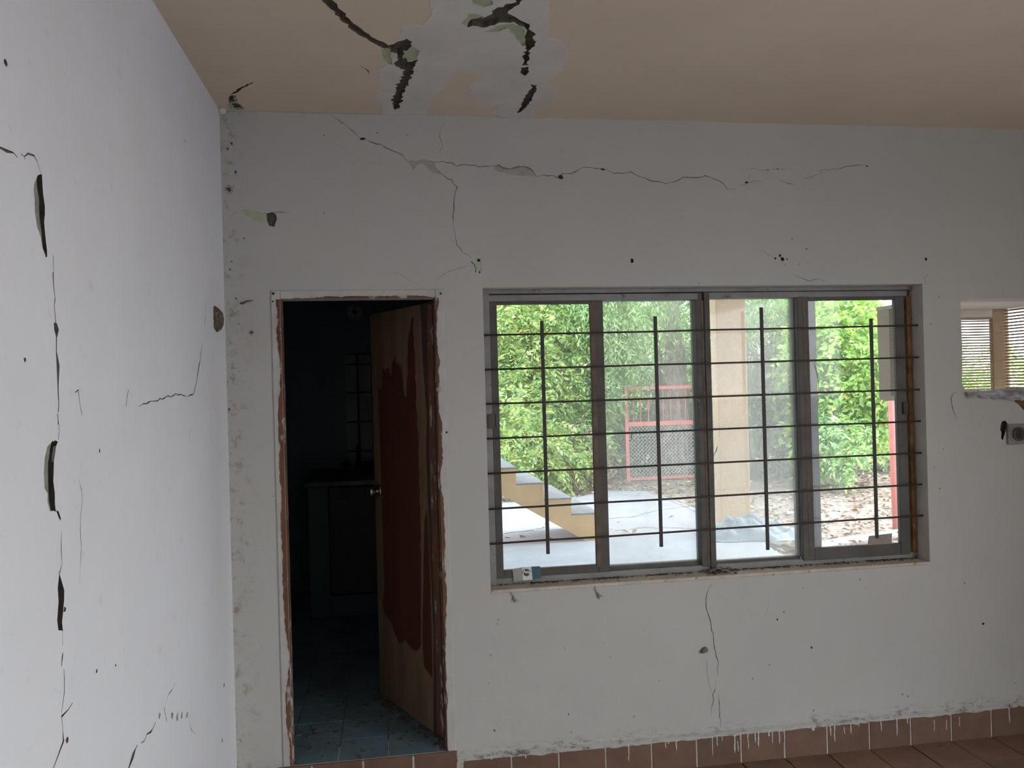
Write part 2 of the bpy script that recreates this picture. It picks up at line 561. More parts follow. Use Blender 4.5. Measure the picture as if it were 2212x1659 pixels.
# ------------------------------------------------------------------ broken plaster: a plane cut by cracks and patches
def jag(pts, amp, step):
    """closed polygon with rough edges (plane units)"""
    out = []
    n = len(pts)
    for i in range(n):
        a = np.array(pts[i]); b = np.array(pts[(i + 1) % n])
        L = np.linalg.norm(b - a)
        m = max(1, int(L / step))
        nn = np.array([-(b - a)[1], (b - a)[0]]) / (L + 1e-9)
        for j in range(m):
            t = j / m
            out.append(tuple(a + (b - a) * t + nn * random.uniform(-amp, amp)))
    return out


def strip(pts, w, amp=None, step=0.012, taper=True, vary=0.4):
    """polyline -> thin polygon"""
    q = []
    for i in range(len(pts) - 1):
        a = np.array(pts[i]); b = np.array(pts[i + 1])
        L = np.linalg.norm(b - a)
        m = max(1, int(L / step))
        for j in range(m):
            q.append(a + (b - a) * j / m)
    q.append(np.array(pts[-1]))
    amp = w * 0.9 if amp is None else amp
    q = [p + np.array([random.uniform(-amp, amp), random.uniform(-amp, amp)]) if 0 < i < len(q) - 1 else p for i, p in enumerate(q)]
    L_, R_ = [], []
    n = len(q)
    for i, p in enumerate(q):
        t = q[min(i + 1, n - 1)] - q[max(i - 1, 0)]
        t = t / (np.linalg.norm(t) + 1e-9)
        nn = np.array([-t[1], t[0]])
        ww = w * random.uniform(0.85 - vary, 0.85 + vary) * 0.5
        if taper and (i < 2 or i > n - 3):
            ww *= 0.35
        L_.append(tuple(p + nn * ww)); R_.append(tuple(p - nn * ww))
    return L_ + R_[::-1]


def blob(c, rx, ry=None, n=9, amp=0.25, rot=0.0):
    ry = ry or rx
    o = []
    for i in range(n):
        t = 2 * math.pi * i / n
        k = random.uniform(1 - amp, 1 + amp)
        x, y = rx * k * math.cos(t), ry * k * math.sin(t)
        o.append((c[0] + x * math.cos(rot) - y * math.sin(rot), c[1] + x * math.sin(rot) + y * math.cos(rot)))
    return o


def inpoly(px, py, P):
    """vectorised even-odd test"""
    x, y = P[:, 0], P[:, 1]
    x2, y2 = np.roll(x, -1), np.roll(y, -1)
    c = ((y[None] > py[:, None]) != (y2[None] > py[:, None])) & \
        (px[:, None] < (x2 - x)[None] * (py[:, None] - y[None]) / ((y2 - y)[None] + 1e-15) + x[None])
    return c.sum(1) % 2 == 1


def relief(name, rect, to3d, mat, holes=(), feats=(), thick=0.15, hole_mat=None, grid=None):
    """rect (u0,u1,v0,v1); feats: dicts poly, depth, mat, name, gid.  depth>0 is into the wall."""
    u0, u1, v0, v1 = rect
    polys = [[(u0, v0), (u1, v0), (u1, v1), (u0, v1)]] + [list(h) for h in holes] + [list(f['poly']) for f in feats]
    verts, edges = [], []
    for P in polys:
        b = len(verts)
        verts += [Vector((min(max(p[0], u0), u1), min(max(p[1], v0), v1))) for p in P]
        edges += [(b + i, b + (i + 1) % len(P)) for i in range(len(P))]
    ov, oe, of, *_ = delaunay_2d_cdt(verts, edges, [], 0, 1e-5)
    V = np.array([(v[0], v[1]) for v in ov])
    F = np.array([f for f in of if len(f) == 3])
    C = V[F].mean(1)
    cls = np.zeros(len(F), int)
    for i, f in enumerate(feats):
        P = np.array(f['poly'])
        bb = (C[:, 0] >= P[:, 0].min()) & (C[:, 0] <= P[:, 0].max()) & (C[:, 1] >= P[:, 1].min()) & (C[:, 1] <= P[:, 1].max())
        ix = np.nonzero(bb)[0]
        if len(ix):
            ins = inpoly(C[ix, 0], C[ix, 1], P)
            cls[ix[ins]] = i + 1
    for h in holes:
        P = np.array(h)
        cls[inpoly(C[:, 0], C[:, 1], P)] = -1
    gid = {0: 0}
    for i, f in enumerate(feats):
        gid[i + 1] = f.get('gid', i + 1)
    depth = {0: 0.0}
    for i, f in enumerate(feats):
        depth[i + 1] = f['depth']
    out = {}

    def bucket(g):
        return out.setdefault(g, ([], [], {}))

    def vid(g, i, d):
        vs, fs, ix = bucket(g)
        key = (i, round(d, 5))
        if key not in ix:
            ix[key] = len(vs)
            vs.append(to3d(V[i][0], V[i][1], d))
        return ix[key]

    emap = {}
    for t, f in enumerate(F):
        c = cls[t]
        if c >= 0:
            g = gid[c]
            bucket(g)[1].append(tuple(vid(g, int(i), depth[c]) for i in f))
        for a, b in ((0, 1), (1, 2), (2, 0)):
            emap.setdefault((min(f[a], f[b]), max(f[a], f[b])), []).append(t)
    for (a, b), ts in emap.items():
        if len(ts) != 2:
            continue
        c1, c2 = cls[ts[0]], cls[ts[1]]
        if c1 == c2:
            continue
        a, b = int(a), int(b)
        if -1 in (c1, c2):
            c = max(c1, c2)
            g = 'hole'
            d0, d1 = depth[c], thick
        else:
            d1, d0 = max(depth[c1], depth[c2]), min(depth[c1], depth[c2])
            if abs(d1 - d0) < 1e-6:
                continue
            cc = c1 if abs(depth[c1]) >= abs(depth[c2]) else c2
            g = gid[cc]
        bucket(g)[1].append((vid(g, a, d0), vid(g, b, d0), vid(g, b, d1), vid(g, a, d1)))
    root = None
    byg = {}
    for i, f in enumerate(feats):
        byg.setdefault(gid[i + 1], f)
    for g in [0] + [x for x in out if x != 0]:
        vs, fs, _ = out[g]
        if g == 0:
            nm, mm = name, mat
        elif g == 'hole':
            nm, mm = 'reveal', hole_mat or mat
        else:
            nm, mm = byg[g]['name'], byg[g]['mat']
        me = bpy.data.meshes.new(nm)
        me.from_pydata([tuple(map(float, p)) for p in vs], [], fs)
        bm = bmesh.new(); bm.from_mesh(me)
        bmesh.ops.recalc_face_normals(bm, faces=bm.faces)
        bm.to_mesh(me); bm.free()
        me.materials.append(mm)
        o = bpy.data.objects.new(nm, me)
        if g == 0:
            root = link(o, None, kind='structure')
        else:
            link(o, root)
            if g != 'hole' and byg[g].get('kind'):
                o['kind'] = byg[g]['kind']
            if g != 'hole' and byg[g].get('label'):
                o['label'] = byg[g]['label']
    return root


# ------------------------------------------------------------------ CEILING
PXC = 1 / 520.0
ceil_feats = []


def cf(poly, depth, mat, name, **kw):
    ceil_feats.append(dict(poly=poly, depth=depth, mat=M[mat], name=name, **kw))


patch_px = [(918, -40), (1188, -40), (1185, 82), (1213, 88), (1225, 105), (1222, 135), (1215, 152), (1190, 172), (1172, 188), (1209, 196), (1185, 220),
            (1160, 234), (1150, 256), (1085, 252), (1062, 240), (1076, 231), (1052, 224), (1037, 215), (1006, 210), (1020, 196), (1016, 180), (1046, 171),
            (1047, 160), (1010, 154), (986, 150), (962, 178), (945, 200), (930, 222), (918, 250), (862, 250), (828, 248), (812, 203), (820, 198),
            (852, 194), (816, 184), (816, 176), (820, 150), (850, 120), (868, 60), (868, 56), (912, 55), (935, 30)]
cf(jag([WC(*p) for p in patch_px], 0.006, 0.016), -0.0012, 'patch', 'filler_patch', gid='patch', label='white filler brushed over the cracked ceiling')
for P in ([(823, 108), (840, 104), (846, 125), (848, 140), (838, 136), (826, 122)],
          [(868, 108), (890, 98), (907, 110), (902, 126), (880, 131), (866, 120)],
          [(1045, 68), (1080, 53), (1110, 50), (1132, 60), (1138, 82), (1130, 100), (1120, 88), (1108, 72), (1095, 62), (1070, 68)],
          [(998, 50), (1012, 30), (1034, 29), (1045, 36), (1020, 46), (1008, 58)],
          [(1008, -30), (1055, -30), (1064, 8), (1045, 14), (1022, 8)]):
    cf(jag([WC(*p) for p in P], 0.004, 0.012), 0.003, 'green_plaster', 'green_plaster', gid='green', label='old pale green plaster showing at the crack edges')
cf(strip([WC(*p) for p in [(690, -30), (708, 2), (722, 18), (745, 42), (775, 68), (810, 90), (835, 102), (858, 100), (880, 84)]], 0.030, 0.004, 0.016, True, 0.3), 0.014, 'crack', 'crack', gid='c1')
cf(jag([WC(*p) for p in [(838, 104), (852, 97), (880, 82), (892, 98), (884, 108), (872, 112), (868, 122), (880, 132), (902, 128), (898, 142), (882, 153), (866, 148), (850, 134), (860, 128), (858, 114), (845, 112)]], 0.007, 0.012), 0.018, 'crack', 'crack', gid='c1')
cf(strip([WC(*p) for p in [(884, 146), (876, 170), (864, 195), (858, 215), (853, 236)]], 0.040, 0.005, 0.012, True, 0.30), 0.014, 'crack', 'crack', gid='c1')
cf(jag([WC(*p) for p in [(1140, -30), (1112, -30), (1112, 2), (1095, 10), (1075, 15), (1062, 28), (1040, 38), (1022, 45), (1010, 57), (1040, 58), (1068, 53), (1090, 48),
                         (1112, 45), (1125, 53), (1135, 66), (1138, 82), (1136, 100), (1130, 128), (1127, 140), (1141, 140), (1146, 110), (1155, 90), (1152, 70),
                         (1142, 52), (1125, 42), (1107, 36), (1099, 28), (1112, 14), (1128, 2)]], 0.008, 0.014), 0.016, 'crack', 'crack', gid='c2')
cf(jag([WC(*p) for p in [(1125, 146), (1140, 143), (1143, 156), (1134, 163), (1124, 156)]], 0.003, 0.012), 0.012, 'crack', 'crack', gid='c2')
cf(jag([WC(*p) for p in [(1146, 182), (1159, 184), (1157, 196), (1149, 215), (1136, 231), (1121, 243), (1116, 243), (1124, 233), (1131, 214), (1140, 199), (1150, 190)]], 0.003, 0.012), 0.014, 'crack', 'crack', gid='c3')
cf(strip([WC(*p) for p in [(546, 178), (525, 188), (512, 197), (499, 205)]], 0.012, 0.003, 0.014), 0.008, 'crack', 'crack', gid='c4')
cf(jag([WC(*p) for p in [(492, 207), (508, 205), (512, 222), (526, 233), (528, 238), (502, 238), (490, 228), (500, 222)]], 0.006, 0.012), 0.008, 'green_plaster', 'green_plaster', gid='green2')
for P in ([(492, 212), (503, 210), (506, 224), (496, 222)], [(500, 229), (512, 227), (524, 236), (508, 237)]):
    cf(jag([WC(*p) for p in P], 0.004, 0.012), 0.014, 'crack', 'crack', gid='c4')
for P in ([(778, 229), (788, 231), (790, 234)], [(779, 142), (795, 152), (797, 160)], [(470, 170), (474, 173)]):
    cf(strip([WC(*p) for p in P], 0.006, 0.002, 0.012), 0.004, 'hair', 'crack', gid='c5')
ceiling = relief('ceiling', (XL, XR, YF, 0.0), lambda u, v, d: (u, v, ZC + d), M['ceiling'], feats=ceil_feats)
box_obj('ceiling', (XL - 0.15, XR + 0.15, YF - 0.15, 0.15, ZC + 0.03, ZC + 0.18), M['concrete'], kind='structure')

# ------------------------------------------------------------------ BACK WALL
wf = []


def bf(poly, depth, mat, name, **kw):
    wf.append(dict(poly=poly, depth=depth, mat=M[mat], name=name, **kw))


WX0, WX1 = 0.398, 2.414       # window opening
WZ0, WZ1 = 0.816, 2.084
DX0, DX1, DZ1 = -0.459, 0.235, 2.079  # door opening (outside of frame)
SX0, SX1, SZ0, SZ1 = 2.604, 3.36, 1.578, 2.016  # small opening
window_hole = [(WX0, WZ0), (WX1, WZ0), (WX1, WZ1), (WX0, WZ1)]
door_hole = [(DX0, ZK - 0.001), (DX1, ZK - 0.001), (DX1, DZ1), (DX0, DZ1)]
small_hole = [(SX0 + 0.012, SZ0 + 0.02), (SX0 - 0.004, SZ0 + 0.045), (SX0 + 0.003, SZ0 + 0.2), (SX0, SZ1), (SX1, SZ1 - 0.01), (SX1, SZ0), (3.02, SZ0 - 0.005), (2.90, SZ0 - 0.02), (2.80, SZ0 + 0.004)]


def px_strip(pts, w, mat='hair', gid=None, depth=0.003, amp=None, step=0.016):
    bf(strip([W(*p) for p in pts], w, amp, step), depth, mat, 'crack', gid=gid)


A_ = 0.0035
px_strip([(715, 248), (745, 268), (765, 285), (775, 297), (783, 300)], 0.0028, gid='k1', amp=A_)
px_strip([(783, 300), (805, 308), (832, 317), (850, 327), (868, 335), (882, 350)], 0.0042, gid='k1', amp=A_)
px_strip([(938, 350), (965, 350), (985, 357), (1010, 355), (1035, 360), (1062, 358), (1078, 358)], 0.0034, gid='k2', amp=A_)
px_strip([(1158, 382), (1175, 378), (1192, 380), (1207, 384), (1215, 374), (1235, 375), (1250, 364), (1270, 360), (1297, 365), (1310, 366)], 0.003, gid='k3', amp=A_)
px_strip([(1310, 366), (1325, 374), (1362, 372), (1380, 380), (1405, 391), (1420, 391), (1438, 398), (1452, 395), (1475, 384), (1500, 384), (1525, 380), (1545, 387),
          (1565, 396), (1572, 408), (1590, 408)], 0.0036, gid='k3', amp=A_)
px_strip([(1598, 404), (1612, 396), (1625, 392), (1645, 392)], 0.003, gid='k4', amp=A_)
px_strip([(1600, 365), (1625, 364), (1645, 367), (1680, 366), (1710, 366)], 0.0022, 'hair_faint', gid='k5', amp=A_)
px_strip([(1625, 364), (1618, 380), (1612, 396)], 0.002, 'hair_faint', gid='k5', amp=0.002)
px_strip([(1770, 368), (1800, 366), (1830, 360), (1850, 358), (1875, 357)], 0.0028, gid='k6', amp=A_)
px_strip([(1735, 386), (1755, 381), (1768, 376), (1776, 371)], 0.0028, gid='k6', amp=A_)
px_strip([(1683, 389), (1695, 394), (1718, 399)], 0.0026, gid='k6', amp=A_)
px_strip([(945, 368), (960, 380), (975, 390), (988, 405), (982, 425), (980, 460), (979, 490)], 0.0034, gid='k7', amp=A_)
px_strip([(979, 490), (985, 515), (988, 530), (1000, 545), (1018, 556), (1024, 570)], 0.0022, gid='k7', amp=A_)
px_strip([(962, 250), (962, 265), (950, 280), (952, 300), (955, 320), (945, 335)], 0.0022, 'hair_faint', gid='k8', amp=A_)
px_strip([(1538, 1262), (1533, 1270), (1524, 1290), (1526, 1320), (1535, 1345), (1540, 1370), (1543, 1400), (1552, 1435), (1550, 1462)], 0.0034, gid='k9', amp=A_)
px_strip([(1547, 1470), (1546, 1485), (1540, 1500), (1541, 1515), (1535, 1530), (1537, 1545)], 0.003, gid='k9', amp=A_)
px_strip([(1524, 1420), (1529, 1460), (1536, 1495)], 0.002, 'hair_faint', gid='k10', amp=A_)
px_strip([(1552, 1500), (1554, 1540), (1558, 1572)], 0.0028, gid='k9', amp=0.002)
px_strip([(850, 588), (870, 598), (890, 608), (905, 616)], 0.0022, 'hair_faint', gid='k11', amp=A_)
px_strip([(940, 612), (950, 598), (975, 586), (1000, 576), (1022, 574)], 0.0026, 'hair_faint', gid='k11', amp=0.005)
px_strip([(1712, 592), (1730, 600), (1745, 606), (1770, 604), (1782, 608)], 0.0024, gid='k12', amp=A_)
px_strip([(1645, 538), (1660, 552), (1672, 557)], 0.002, 'hair_faint', gid='k12', amp=A_)
px_strip([(2070, 846), (2060, 849), (2055, 860), (2055, 872), (2059, 888), (2064, 900), (2068, 906)], 0.0038, gid='k13', amp=0.002)
px_strip([(2001, 612), (1996, 600), (2005, 592)], 0.003, gid='k14', amp=0.002)
px_strip([(1660, 1290), (1662, 1300), (1650, 1340)], 0.0015, 'hair_faint', gid='k15', amp=0.002)
px_strip([(1108, 1285), (1104, 1300)], 0.004, gid='k16', amp=0.001)
px_strip([(480, 242), (560, 240), (640, 243), (760, 246), (1000, 250), (1100, 252), (1180, 256)], 0.0022, 'hair_faint', gid='k17', amp=0.002)
px_strip([(960, 250), (1000, 249), (1060, 251), (1080, 255), (1110, 254)], 0.003, gid='k17', amp=0.002)
px_strip([(700, 305), (720, 308), (730, 315), (742, 318)], 0.0015, 'hair_faint', gid='k18', amp=0.002)
# peeled paint with the undercoat showing
PEEL = 'peeled_paint'
bf(jag([W(*p) for p in [(882, 350), (888, 346), (900, 349), (912, 344), (940, 350), (938, 356), (945, 368), (952, 376), (935, 374), (922, 362), (912, 352), (900, 357), (893, 368), (886, 358)]], 0.0015, 0.01), 0.003, 'grey_plaster', PEEL, gid='p1')
bf(jag([W(*p) for p in [(1066, 362), (1078, 358), (1085, 363), (1102, 366), (1120, 361), (1135, 361), (1150, 368), (1158, 378), (1157, 382), (1130, 380), (1110, 379), (1085, 372), (1070, 370)]], 0.0015, 0.01), 0.003, 'grey_plaster', PEEL, gid='p2')
bf(strip([W(*p) for p in [(1066, 360), (1078, 356), (1085, 362), (1102, 365), (1120, 360), (1135, 360), (1150, 367), (1158, 380)]], 0.0032, 0.001), 0.005, 'hair', 'crack', gid='k2')
bf(jag([W(*p) for p in [(520, 453), (535, 453), (560, 460), (580, 461), (577, 480), (565, 483), (548, 475), (530, 465)]], 0.0012, 0.01), 0.003, 'green_plaster', PEEL, gid='p3', label='pale green patch of old plaster')
bf(jag([W(*p) for p in [(575, 462), (586, 458), (596, 462), (598, 475), (592, 491), (581, 488), (576, 475)]], 0.002, 0.008), 0.012, 'crack', 'hole', gid='h0')
bf(strip([W(*p) for p in [(586, 459), (602, 458), (628, 459)]], 0.004, 0.001), 0.003, 'hair', 'crack', gid='k19')


# screw holes and chips in the plaster
def hole_px(x, y, r, depth=0.008, mat='crack_dark', ry=None, gid=None, name='screw_hole'):
    bf(blob(W(x, y), r, ry), depth, mat, name, gid=gid or ('h', x, y))


bf(blob(W(1034, 572), 0.013, 0.032, 12, 0.2), 0.002, 'green_plaster', 'chipped_plaster', gid='s1')
hole_px(1034, 562, 0.007)
hole_px(1036, 588, 0.004, 0.004)
bf(strip([W(*p) for p in [(1017, 565), (1024, 571), (1028, 579), (1027, 588)]], 0.009, 0.001, 0.01, True, 0.2), 0.010, 'crack_dark', 'hole', gid='h1')
hole_px(1365, 563, 0.0065, ry=0.010)
hole_px(1690, 560, 0.0085)
hole_px(1685, 552, 0.006)
hole_px(1675, 558, 0.005)
hole_px(1700, 560, 0.0035, 0.004)
bf(blob(W(1694, 572), 0.008, 0.006, 9, 0.3), 0.002, 'green_plaster', 'chipped_plaster', gid='s2')
hole_px(2000, 560, 0.0065)
hole_px(783, 300, 0.011, ry=0.005, depth=0.006)
hole_px(1302, 366, 0.009, ry=0.004, depth=0.006)
hole_px(1612, 394, 0.007, ry=0.004, depth=0.006)
hole_px(1659, 367, 0.003, depth=0.004)
hole_px(1680, 365, 0.003, depth=0.004)
hole_px(1873, 359, 0.005, ry=0.0035, depth=0.006)
hole_px(2124, 1347, 0.0065, depth=0.006)
hole_px(1753, 1399, 0.0055, depth=0.004, mat='crack')
hole_px(1679, 1338, 0.0035, ry=0.005, depth=0.004)
hole_px(498, 1395, 0.011, ry=0.013, depth=0.006, mat='crack')
# loose small dirt specks near the corner, the sill and the floor
specks = [(500, 310, 3), (492, 322, 3), (509, 372, 3.5), (478, 480, 3), (473, 492, 2.5), (527, 515, 2), (500, 565, 2), (474, 585, 3), (478, 607, 3.5), (497, 582, 2.5), (477, 648, 2),
          (510, 645, 2.5), (498, 668, 1.5), (515, 700, 1.5), (480, 790, 2), (483, 805, 2), (488, 838, 2.5), (481, 880, 2.5), (495, 884, 3), (484, 893, 2.5), (482, 925, 2), (492, 935, 2),
          (489, 1215, 2), (491, 1243, 4.5), (484, 1480, 2.5), (488, 1510, 1.6), (478, 1608, 2.5), (700, 460, 1.2), (1060, 1415, 1.6), (1220, 1400, 1.5), (1319, 1419, 1.6), (1228, 1543, 2),
          (1068, 1578, 3), (1055, 1476, 1.3), (1076, 1339, 1.6), (1074, 1348, 1.4), (1369, 1548, 1.8), (1234, 1582, 1.6), (2030, 1055, 2), (2010, 700, 2), (1950, 1500, 2), (1961, 1504, 2),
          (1662, 1436, 1.6), (1626, 1466, 1.6), (1757, 1535, 2), (1693, 1322, 2), (1858, 1252, 2), (2084, 1260, 2.2), (1735, 1270, 1.5), (2192, 1475, 1.6), (2121, 1507, 1.5), (1727, 571, 1.4),
          (1742, 538, 2), (1711, 516, 2.2), (2028, 640, 1.6), (1510, 612, 1.4), (2018, 1010, 1.5), (2037, 970, 1.5), (470, 950, 1.5), (700, 292, 1.6), (815, 287, 1.6), (880, 292, 1.4)]
for x, y, r in specks:
    bf(blob(W(x, y), r * 0.0016, r * 0.0019, 7, 0.3), 0.0012, 'dirt', 'dirt_specks', gid='specks', kind='stuff')
# breakage at the small opening on the right
bf(jag([W(*p) for p in [(2188, 852), (2200, 848), (2235, 846), (2250, 900), (2222, 895), (2205, 880), (2192, 868)]], 0.003, 0.015), 0.02, 'brick', 'exposed_brick', gid='br', label='brown brick exposed by broken plaster')
bf(jag([W(*p) for p in [(2164, 910), (2172, 908), (2176, 915), (2174, 925), (2167, 950), (2163, 948), (2164, 935), (2160, 928)]], 0.0015, 0.012), 0.02, 'crack_dark', 'hole', gid='bh')

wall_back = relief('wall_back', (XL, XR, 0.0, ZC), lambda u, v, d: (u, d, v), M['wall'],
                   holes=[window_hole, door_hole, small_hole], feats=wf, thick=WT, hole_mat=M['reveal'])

# ------------------------------------------------------------------ LEFT WALL
lf = []


def lfp(poly, depth, mat, name, **kw):
    lf.append(dict(poly=poly, depth=depth, mat=M[mat], name=name, **kw))


def l_strip(pts, w, mat='hair', gid=None, depth=0.004, amp=0.003, step=0.02):
    lfp(strip([WL(*p) for p in pts], w, amp, step), depth, mat, 'crack', gid=gid)


l_strip([(-30, 312), (0, 320), (15, 325), (28, 332), (38, 340)], 0.006, gid='l1')
l_strip([(45, 332), (52, 337), (60, 331), (75, 336), (82, 355), (88, 375)], 0.006, gid='l1')
l_strip([(52, 337), (54, 345)], 0.005, gid='l1')


def gape(pts, gid):
    P = [WL(*p) for p in pts]
    lfp(jag(P, 0.0015, 0.014), 0.035, 'crack_dark', 'crack', gid=gid)


def lip(pts, gid):
    lfp(jag([WL(*p) for p in pts], 0.0012, 0.02), 0.004, 'lip', 'crack_lip', gid=gid)


lip([(82, 378), (90, 376), (94, 480), (100, 556), (92, 535), (88, 510), (80, 490), (76, 460), (75, 430), (72, 410), (74, 395)], 'll1')
gape([(84, 379), (90, 376), (92, 400), (93, 420), (97, 445), (96, 480), (98, 510), (101, 540), (102, 556), (98, 555), (96, 530), (94, 500), (90, 470), (89, 430), (85, 405)], 'l2')
l_strip([(115, 552), (116, 580), (116, 590)], 0.006, gid='l3')
l_strip([(115, 588), (114, 598), (117, 630), (119, 645)], 0.012, gid='l3', mat='crack_dark', depth=0.01)
l_strip([(119, 645), (118, 660), (119, 690), (120, 697)], 0.012, gid='l3', mat='crack_dark', depth=0.01)
gape([(116, 697), (123, 698), (127, 712), (124, 728), (121, 730), (117, 712)], 'l3')
l_strip([(122, 728), (123, 760), (126, 790), (125, 830), (127, 870), (126, 890)], 0.012, gid='l3', mat='crack_dark', depth=0.01)
l_strip([(124, 893), (126, 905), (126, 917)], 0.016, gid='l3', mat='crack_dark', depth=0.01)
l_strip([(127, 915), (129, 935), (126, 950)], 0.007, gid='l3', mat='crack_dark', depth=0.008)
lip([(114, 952), (122, 958), (116, 1000), (114, 1040), (119, 1104), (108, 1104), (103, 1085), (103, 1065), (96, 1055), (95, 1020), (97, 990), (102, 965)], 'll4')
gape([(118, 950), (125, 954), (119, 968), (117, 1000), (115, 1040), (118, 1065), (119, 1090), (121, 1104), (114, 1103), (111, 1080), (109, 1060), (108, 1030), (108, 1000), (113, 968)], 'l4')
gape([(121, 1102), (127, 1104), (131, 1120), (131, 1126), (126, 1118)], 'l4')
l_strip([(133, 1150), (133, 1185), (133, 1215), (129, 1238)], 0.008, gid='l5', mat='crack_dark', depth=0.01)
lip([(128, 1240), (133, 1275), (133, 1330), (132, 1362), (126, 1362), (124, 1340), (126, 1300), (125, 1270)], 'll6')
gape([(127, 1232), (133, 1255), (139, 1275), (137, 1320), (134, 1345), (136, 1364), (131, 1360), (129, 1340), (131, 1300), (129, 1265)], 'l6')
l_strip([(135, 1362), (135, 1395)], 0.006, gid='l7', mat='crack_dark', depth=0.006)
l_strip([(136, 1410), (134, 1420), (133, 1440)], 0.012, gid='l7', mat='crack_dark', depth=0.01)
l_strip([(138, 1445), (139, 1465), (138, 1500), (133, 1540)], 0.008, gid='l7', depth=0.006)
l_strip([(133, 1545), (136, 1575), (136, 1600), (128, 1625), (116, 1659), (105, 1690)], 0.006, 'hair_faint', gid='l7', depth=0.005)
l_strip([(133, 1548), (148, 1535), (157, 1518)], 0.010, 'hair_faint', gid='l7', depth=0.005)
l_strip([(162, 848), (170, 845), (173, 870), (177, 897)], 0.011, gid='l8', mat='crack_dark', depth=0.008)
l_strip([(278, 842), (275, 850), (272, 878)], 0.008, gid='l9')
l_strip([(437, 740), (432, 780), (425, 820), (418, 850), (405, 856)], 0.008, gid='l10')
l_strip([(405, 856), (380, 852), (345, 862), (300, 878)], 0.004, 'hair_faint', gid='l10')
l_strip([(445, 628), (444, 680), (441, 720)], 0.004, 'hair_faint', gid='l10')
l_strip([(176, 1000), (172, 1040), (178, 1080), (173, 1120), (176, 1180), (172, 1260)], 0.004, 'hair_faint', gid='l11')
l_strip([(380, 1475), (362, 1505), (357, 1525)], 0.004, 'hair_faint', gid='l12')
l_strip([(354, 1528), (357, 1545), (360, 1558)], 0.016, gid='l12', mat='crack_dark', depth=0.008)
for x, y, r in [(372, 1546, .009), (383, 1548, .010), (393, 1545, .009), (404, 1544, .008), (345, 1545, .008)]:
    lfp(blob(WL(x, y), r * 1.3, r, 7, 0.4), 0.006, 'crack_dark', 'crack', gid='l12')
l_strip([(336, 1560), (325, 1578), (305, 1605)], 0.008, gid='l13', amp=0.006)
l_strip([(297, 1610), (294, 1622), (286, 1640), (278, 1659), (270, 1680)], 0.014, gid='l13', amp=0.008, depth=0.006)
l_strip([(409, 1550), (412, 1575), (422, 1585)], 0.004, 'hair_faint', gid='l14')
for x, y, r in [(12, 135, .007), (215, 974, .005), (145, 1598, .007), (140, 1317, .006), (250, 1437, .004), (209, 1450, .005), (480, 1600, .008), (484, 1480, .008), (400, 305, .005), (54, 777, .005)]:
    lfp(blob(WL(x, y), r, r * 0.9, 7, 0.3), 0.002, 'dirt', 'dirt_specks', gid='lspecks', kind='stuff')
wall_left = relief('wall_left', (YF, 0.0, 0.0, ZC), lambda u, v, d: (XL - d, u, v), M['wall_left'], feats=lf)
box_obj('wall_left', (XL - 0.25, XL - 0.06, YF, 0.0, -0.1, ZC), M['concrete'], kind='structure')

# right and front walls, outside the frame; a wide doorway stands open in the right wall
y0, y1, zt = DOOR_RIGHT
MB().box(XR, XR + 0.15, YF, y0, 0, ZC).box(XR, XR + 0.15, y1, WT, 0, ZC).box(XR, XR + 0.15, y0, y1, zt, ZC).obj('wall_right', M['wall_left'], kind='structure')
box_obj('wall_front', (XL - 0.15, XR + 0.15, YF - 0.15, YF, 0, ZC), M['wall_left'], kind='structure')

# ------------------------------------------------------------------ FLOOR of terracotta tiles
TP = 0.2025
TX0 = W(1104, 1650)[0] - 12 * TP + 0.0     # joint phase read off the skirting
floor = box_obj('floor', (XL - 0.2, XR, YF, 0.0, -0.12, -0.006), M['grout'], kind='structure')
tile_me = MB()
g = 0.0025
c = 0.0015
tile_me.add([(g, g, -0.006), (TP - g, g, -0.006), (TP - g, TP - g, -0.006), (g, TP - g, -0.006),
             (g, g, -c), (TP - g, g, -c), (TP - g, TP - g, -c), (g, TP - g, -c),
             (g + c, g + c, 0), (TP - g - c, g + c, 0), (TP - g - c, TP - g - c, 0), (g + c, TP - g - c, 0)],
            [(0, 1, 5, 4), (1, 2, 6, 5), (2, 3, 7, 6), (3, 0, 4, 7), (4, 5, 9, 8), (5, 6, 10, 9), (6, 7, 11, 10), (7, 4, 8, 11), (8, 9, 10, 11)])
tme = tile_me.mesh('tile', M['floor_tile'])
rest = MB()
cells = []
nx0 = int((XL - TX0) / TP) - 1
for iy in range(1, 29):
    for ix in range(nx0, nx0 + 28):
        x, y = TX0 + ix * TP, -iy * TP - 0.012
        if x < XL or x + TP > XR or y < YF:
            continue
        cells.append((x, y, (x - 2.2) ** 2 * 0.35 + y * y))
cells.sort(key=lambda q: q[2])
for i, (x, y, d) in enumerate(cells):
    if i < 200:
        o = bpy.data.objects.new('tile', tme)
        link(o, floor)
        o.location = (x, y, random.uniform(-0.0012, 0.0006))
        o.rotation_euler = (random.uniform(-0.003, 0.003), random.uniform(-0.003, 0.003), 0)
    else:
        rest.add([(p[0] + x, p[1] + y, p[2]) for p in tile_me.v], tile_me.f)
rest.obj('tiles', M['floor_tile'], floor, kind='stuff')

# skirting of upright tiles along the back wall, and the tiled riser under the door
SKH = 0.126
base = MB().box(XL, XR, -0.0125, 0.0, 0.0, SKH - 0.004).obj('baseboard_back', M['grout_light'], kind='structure')


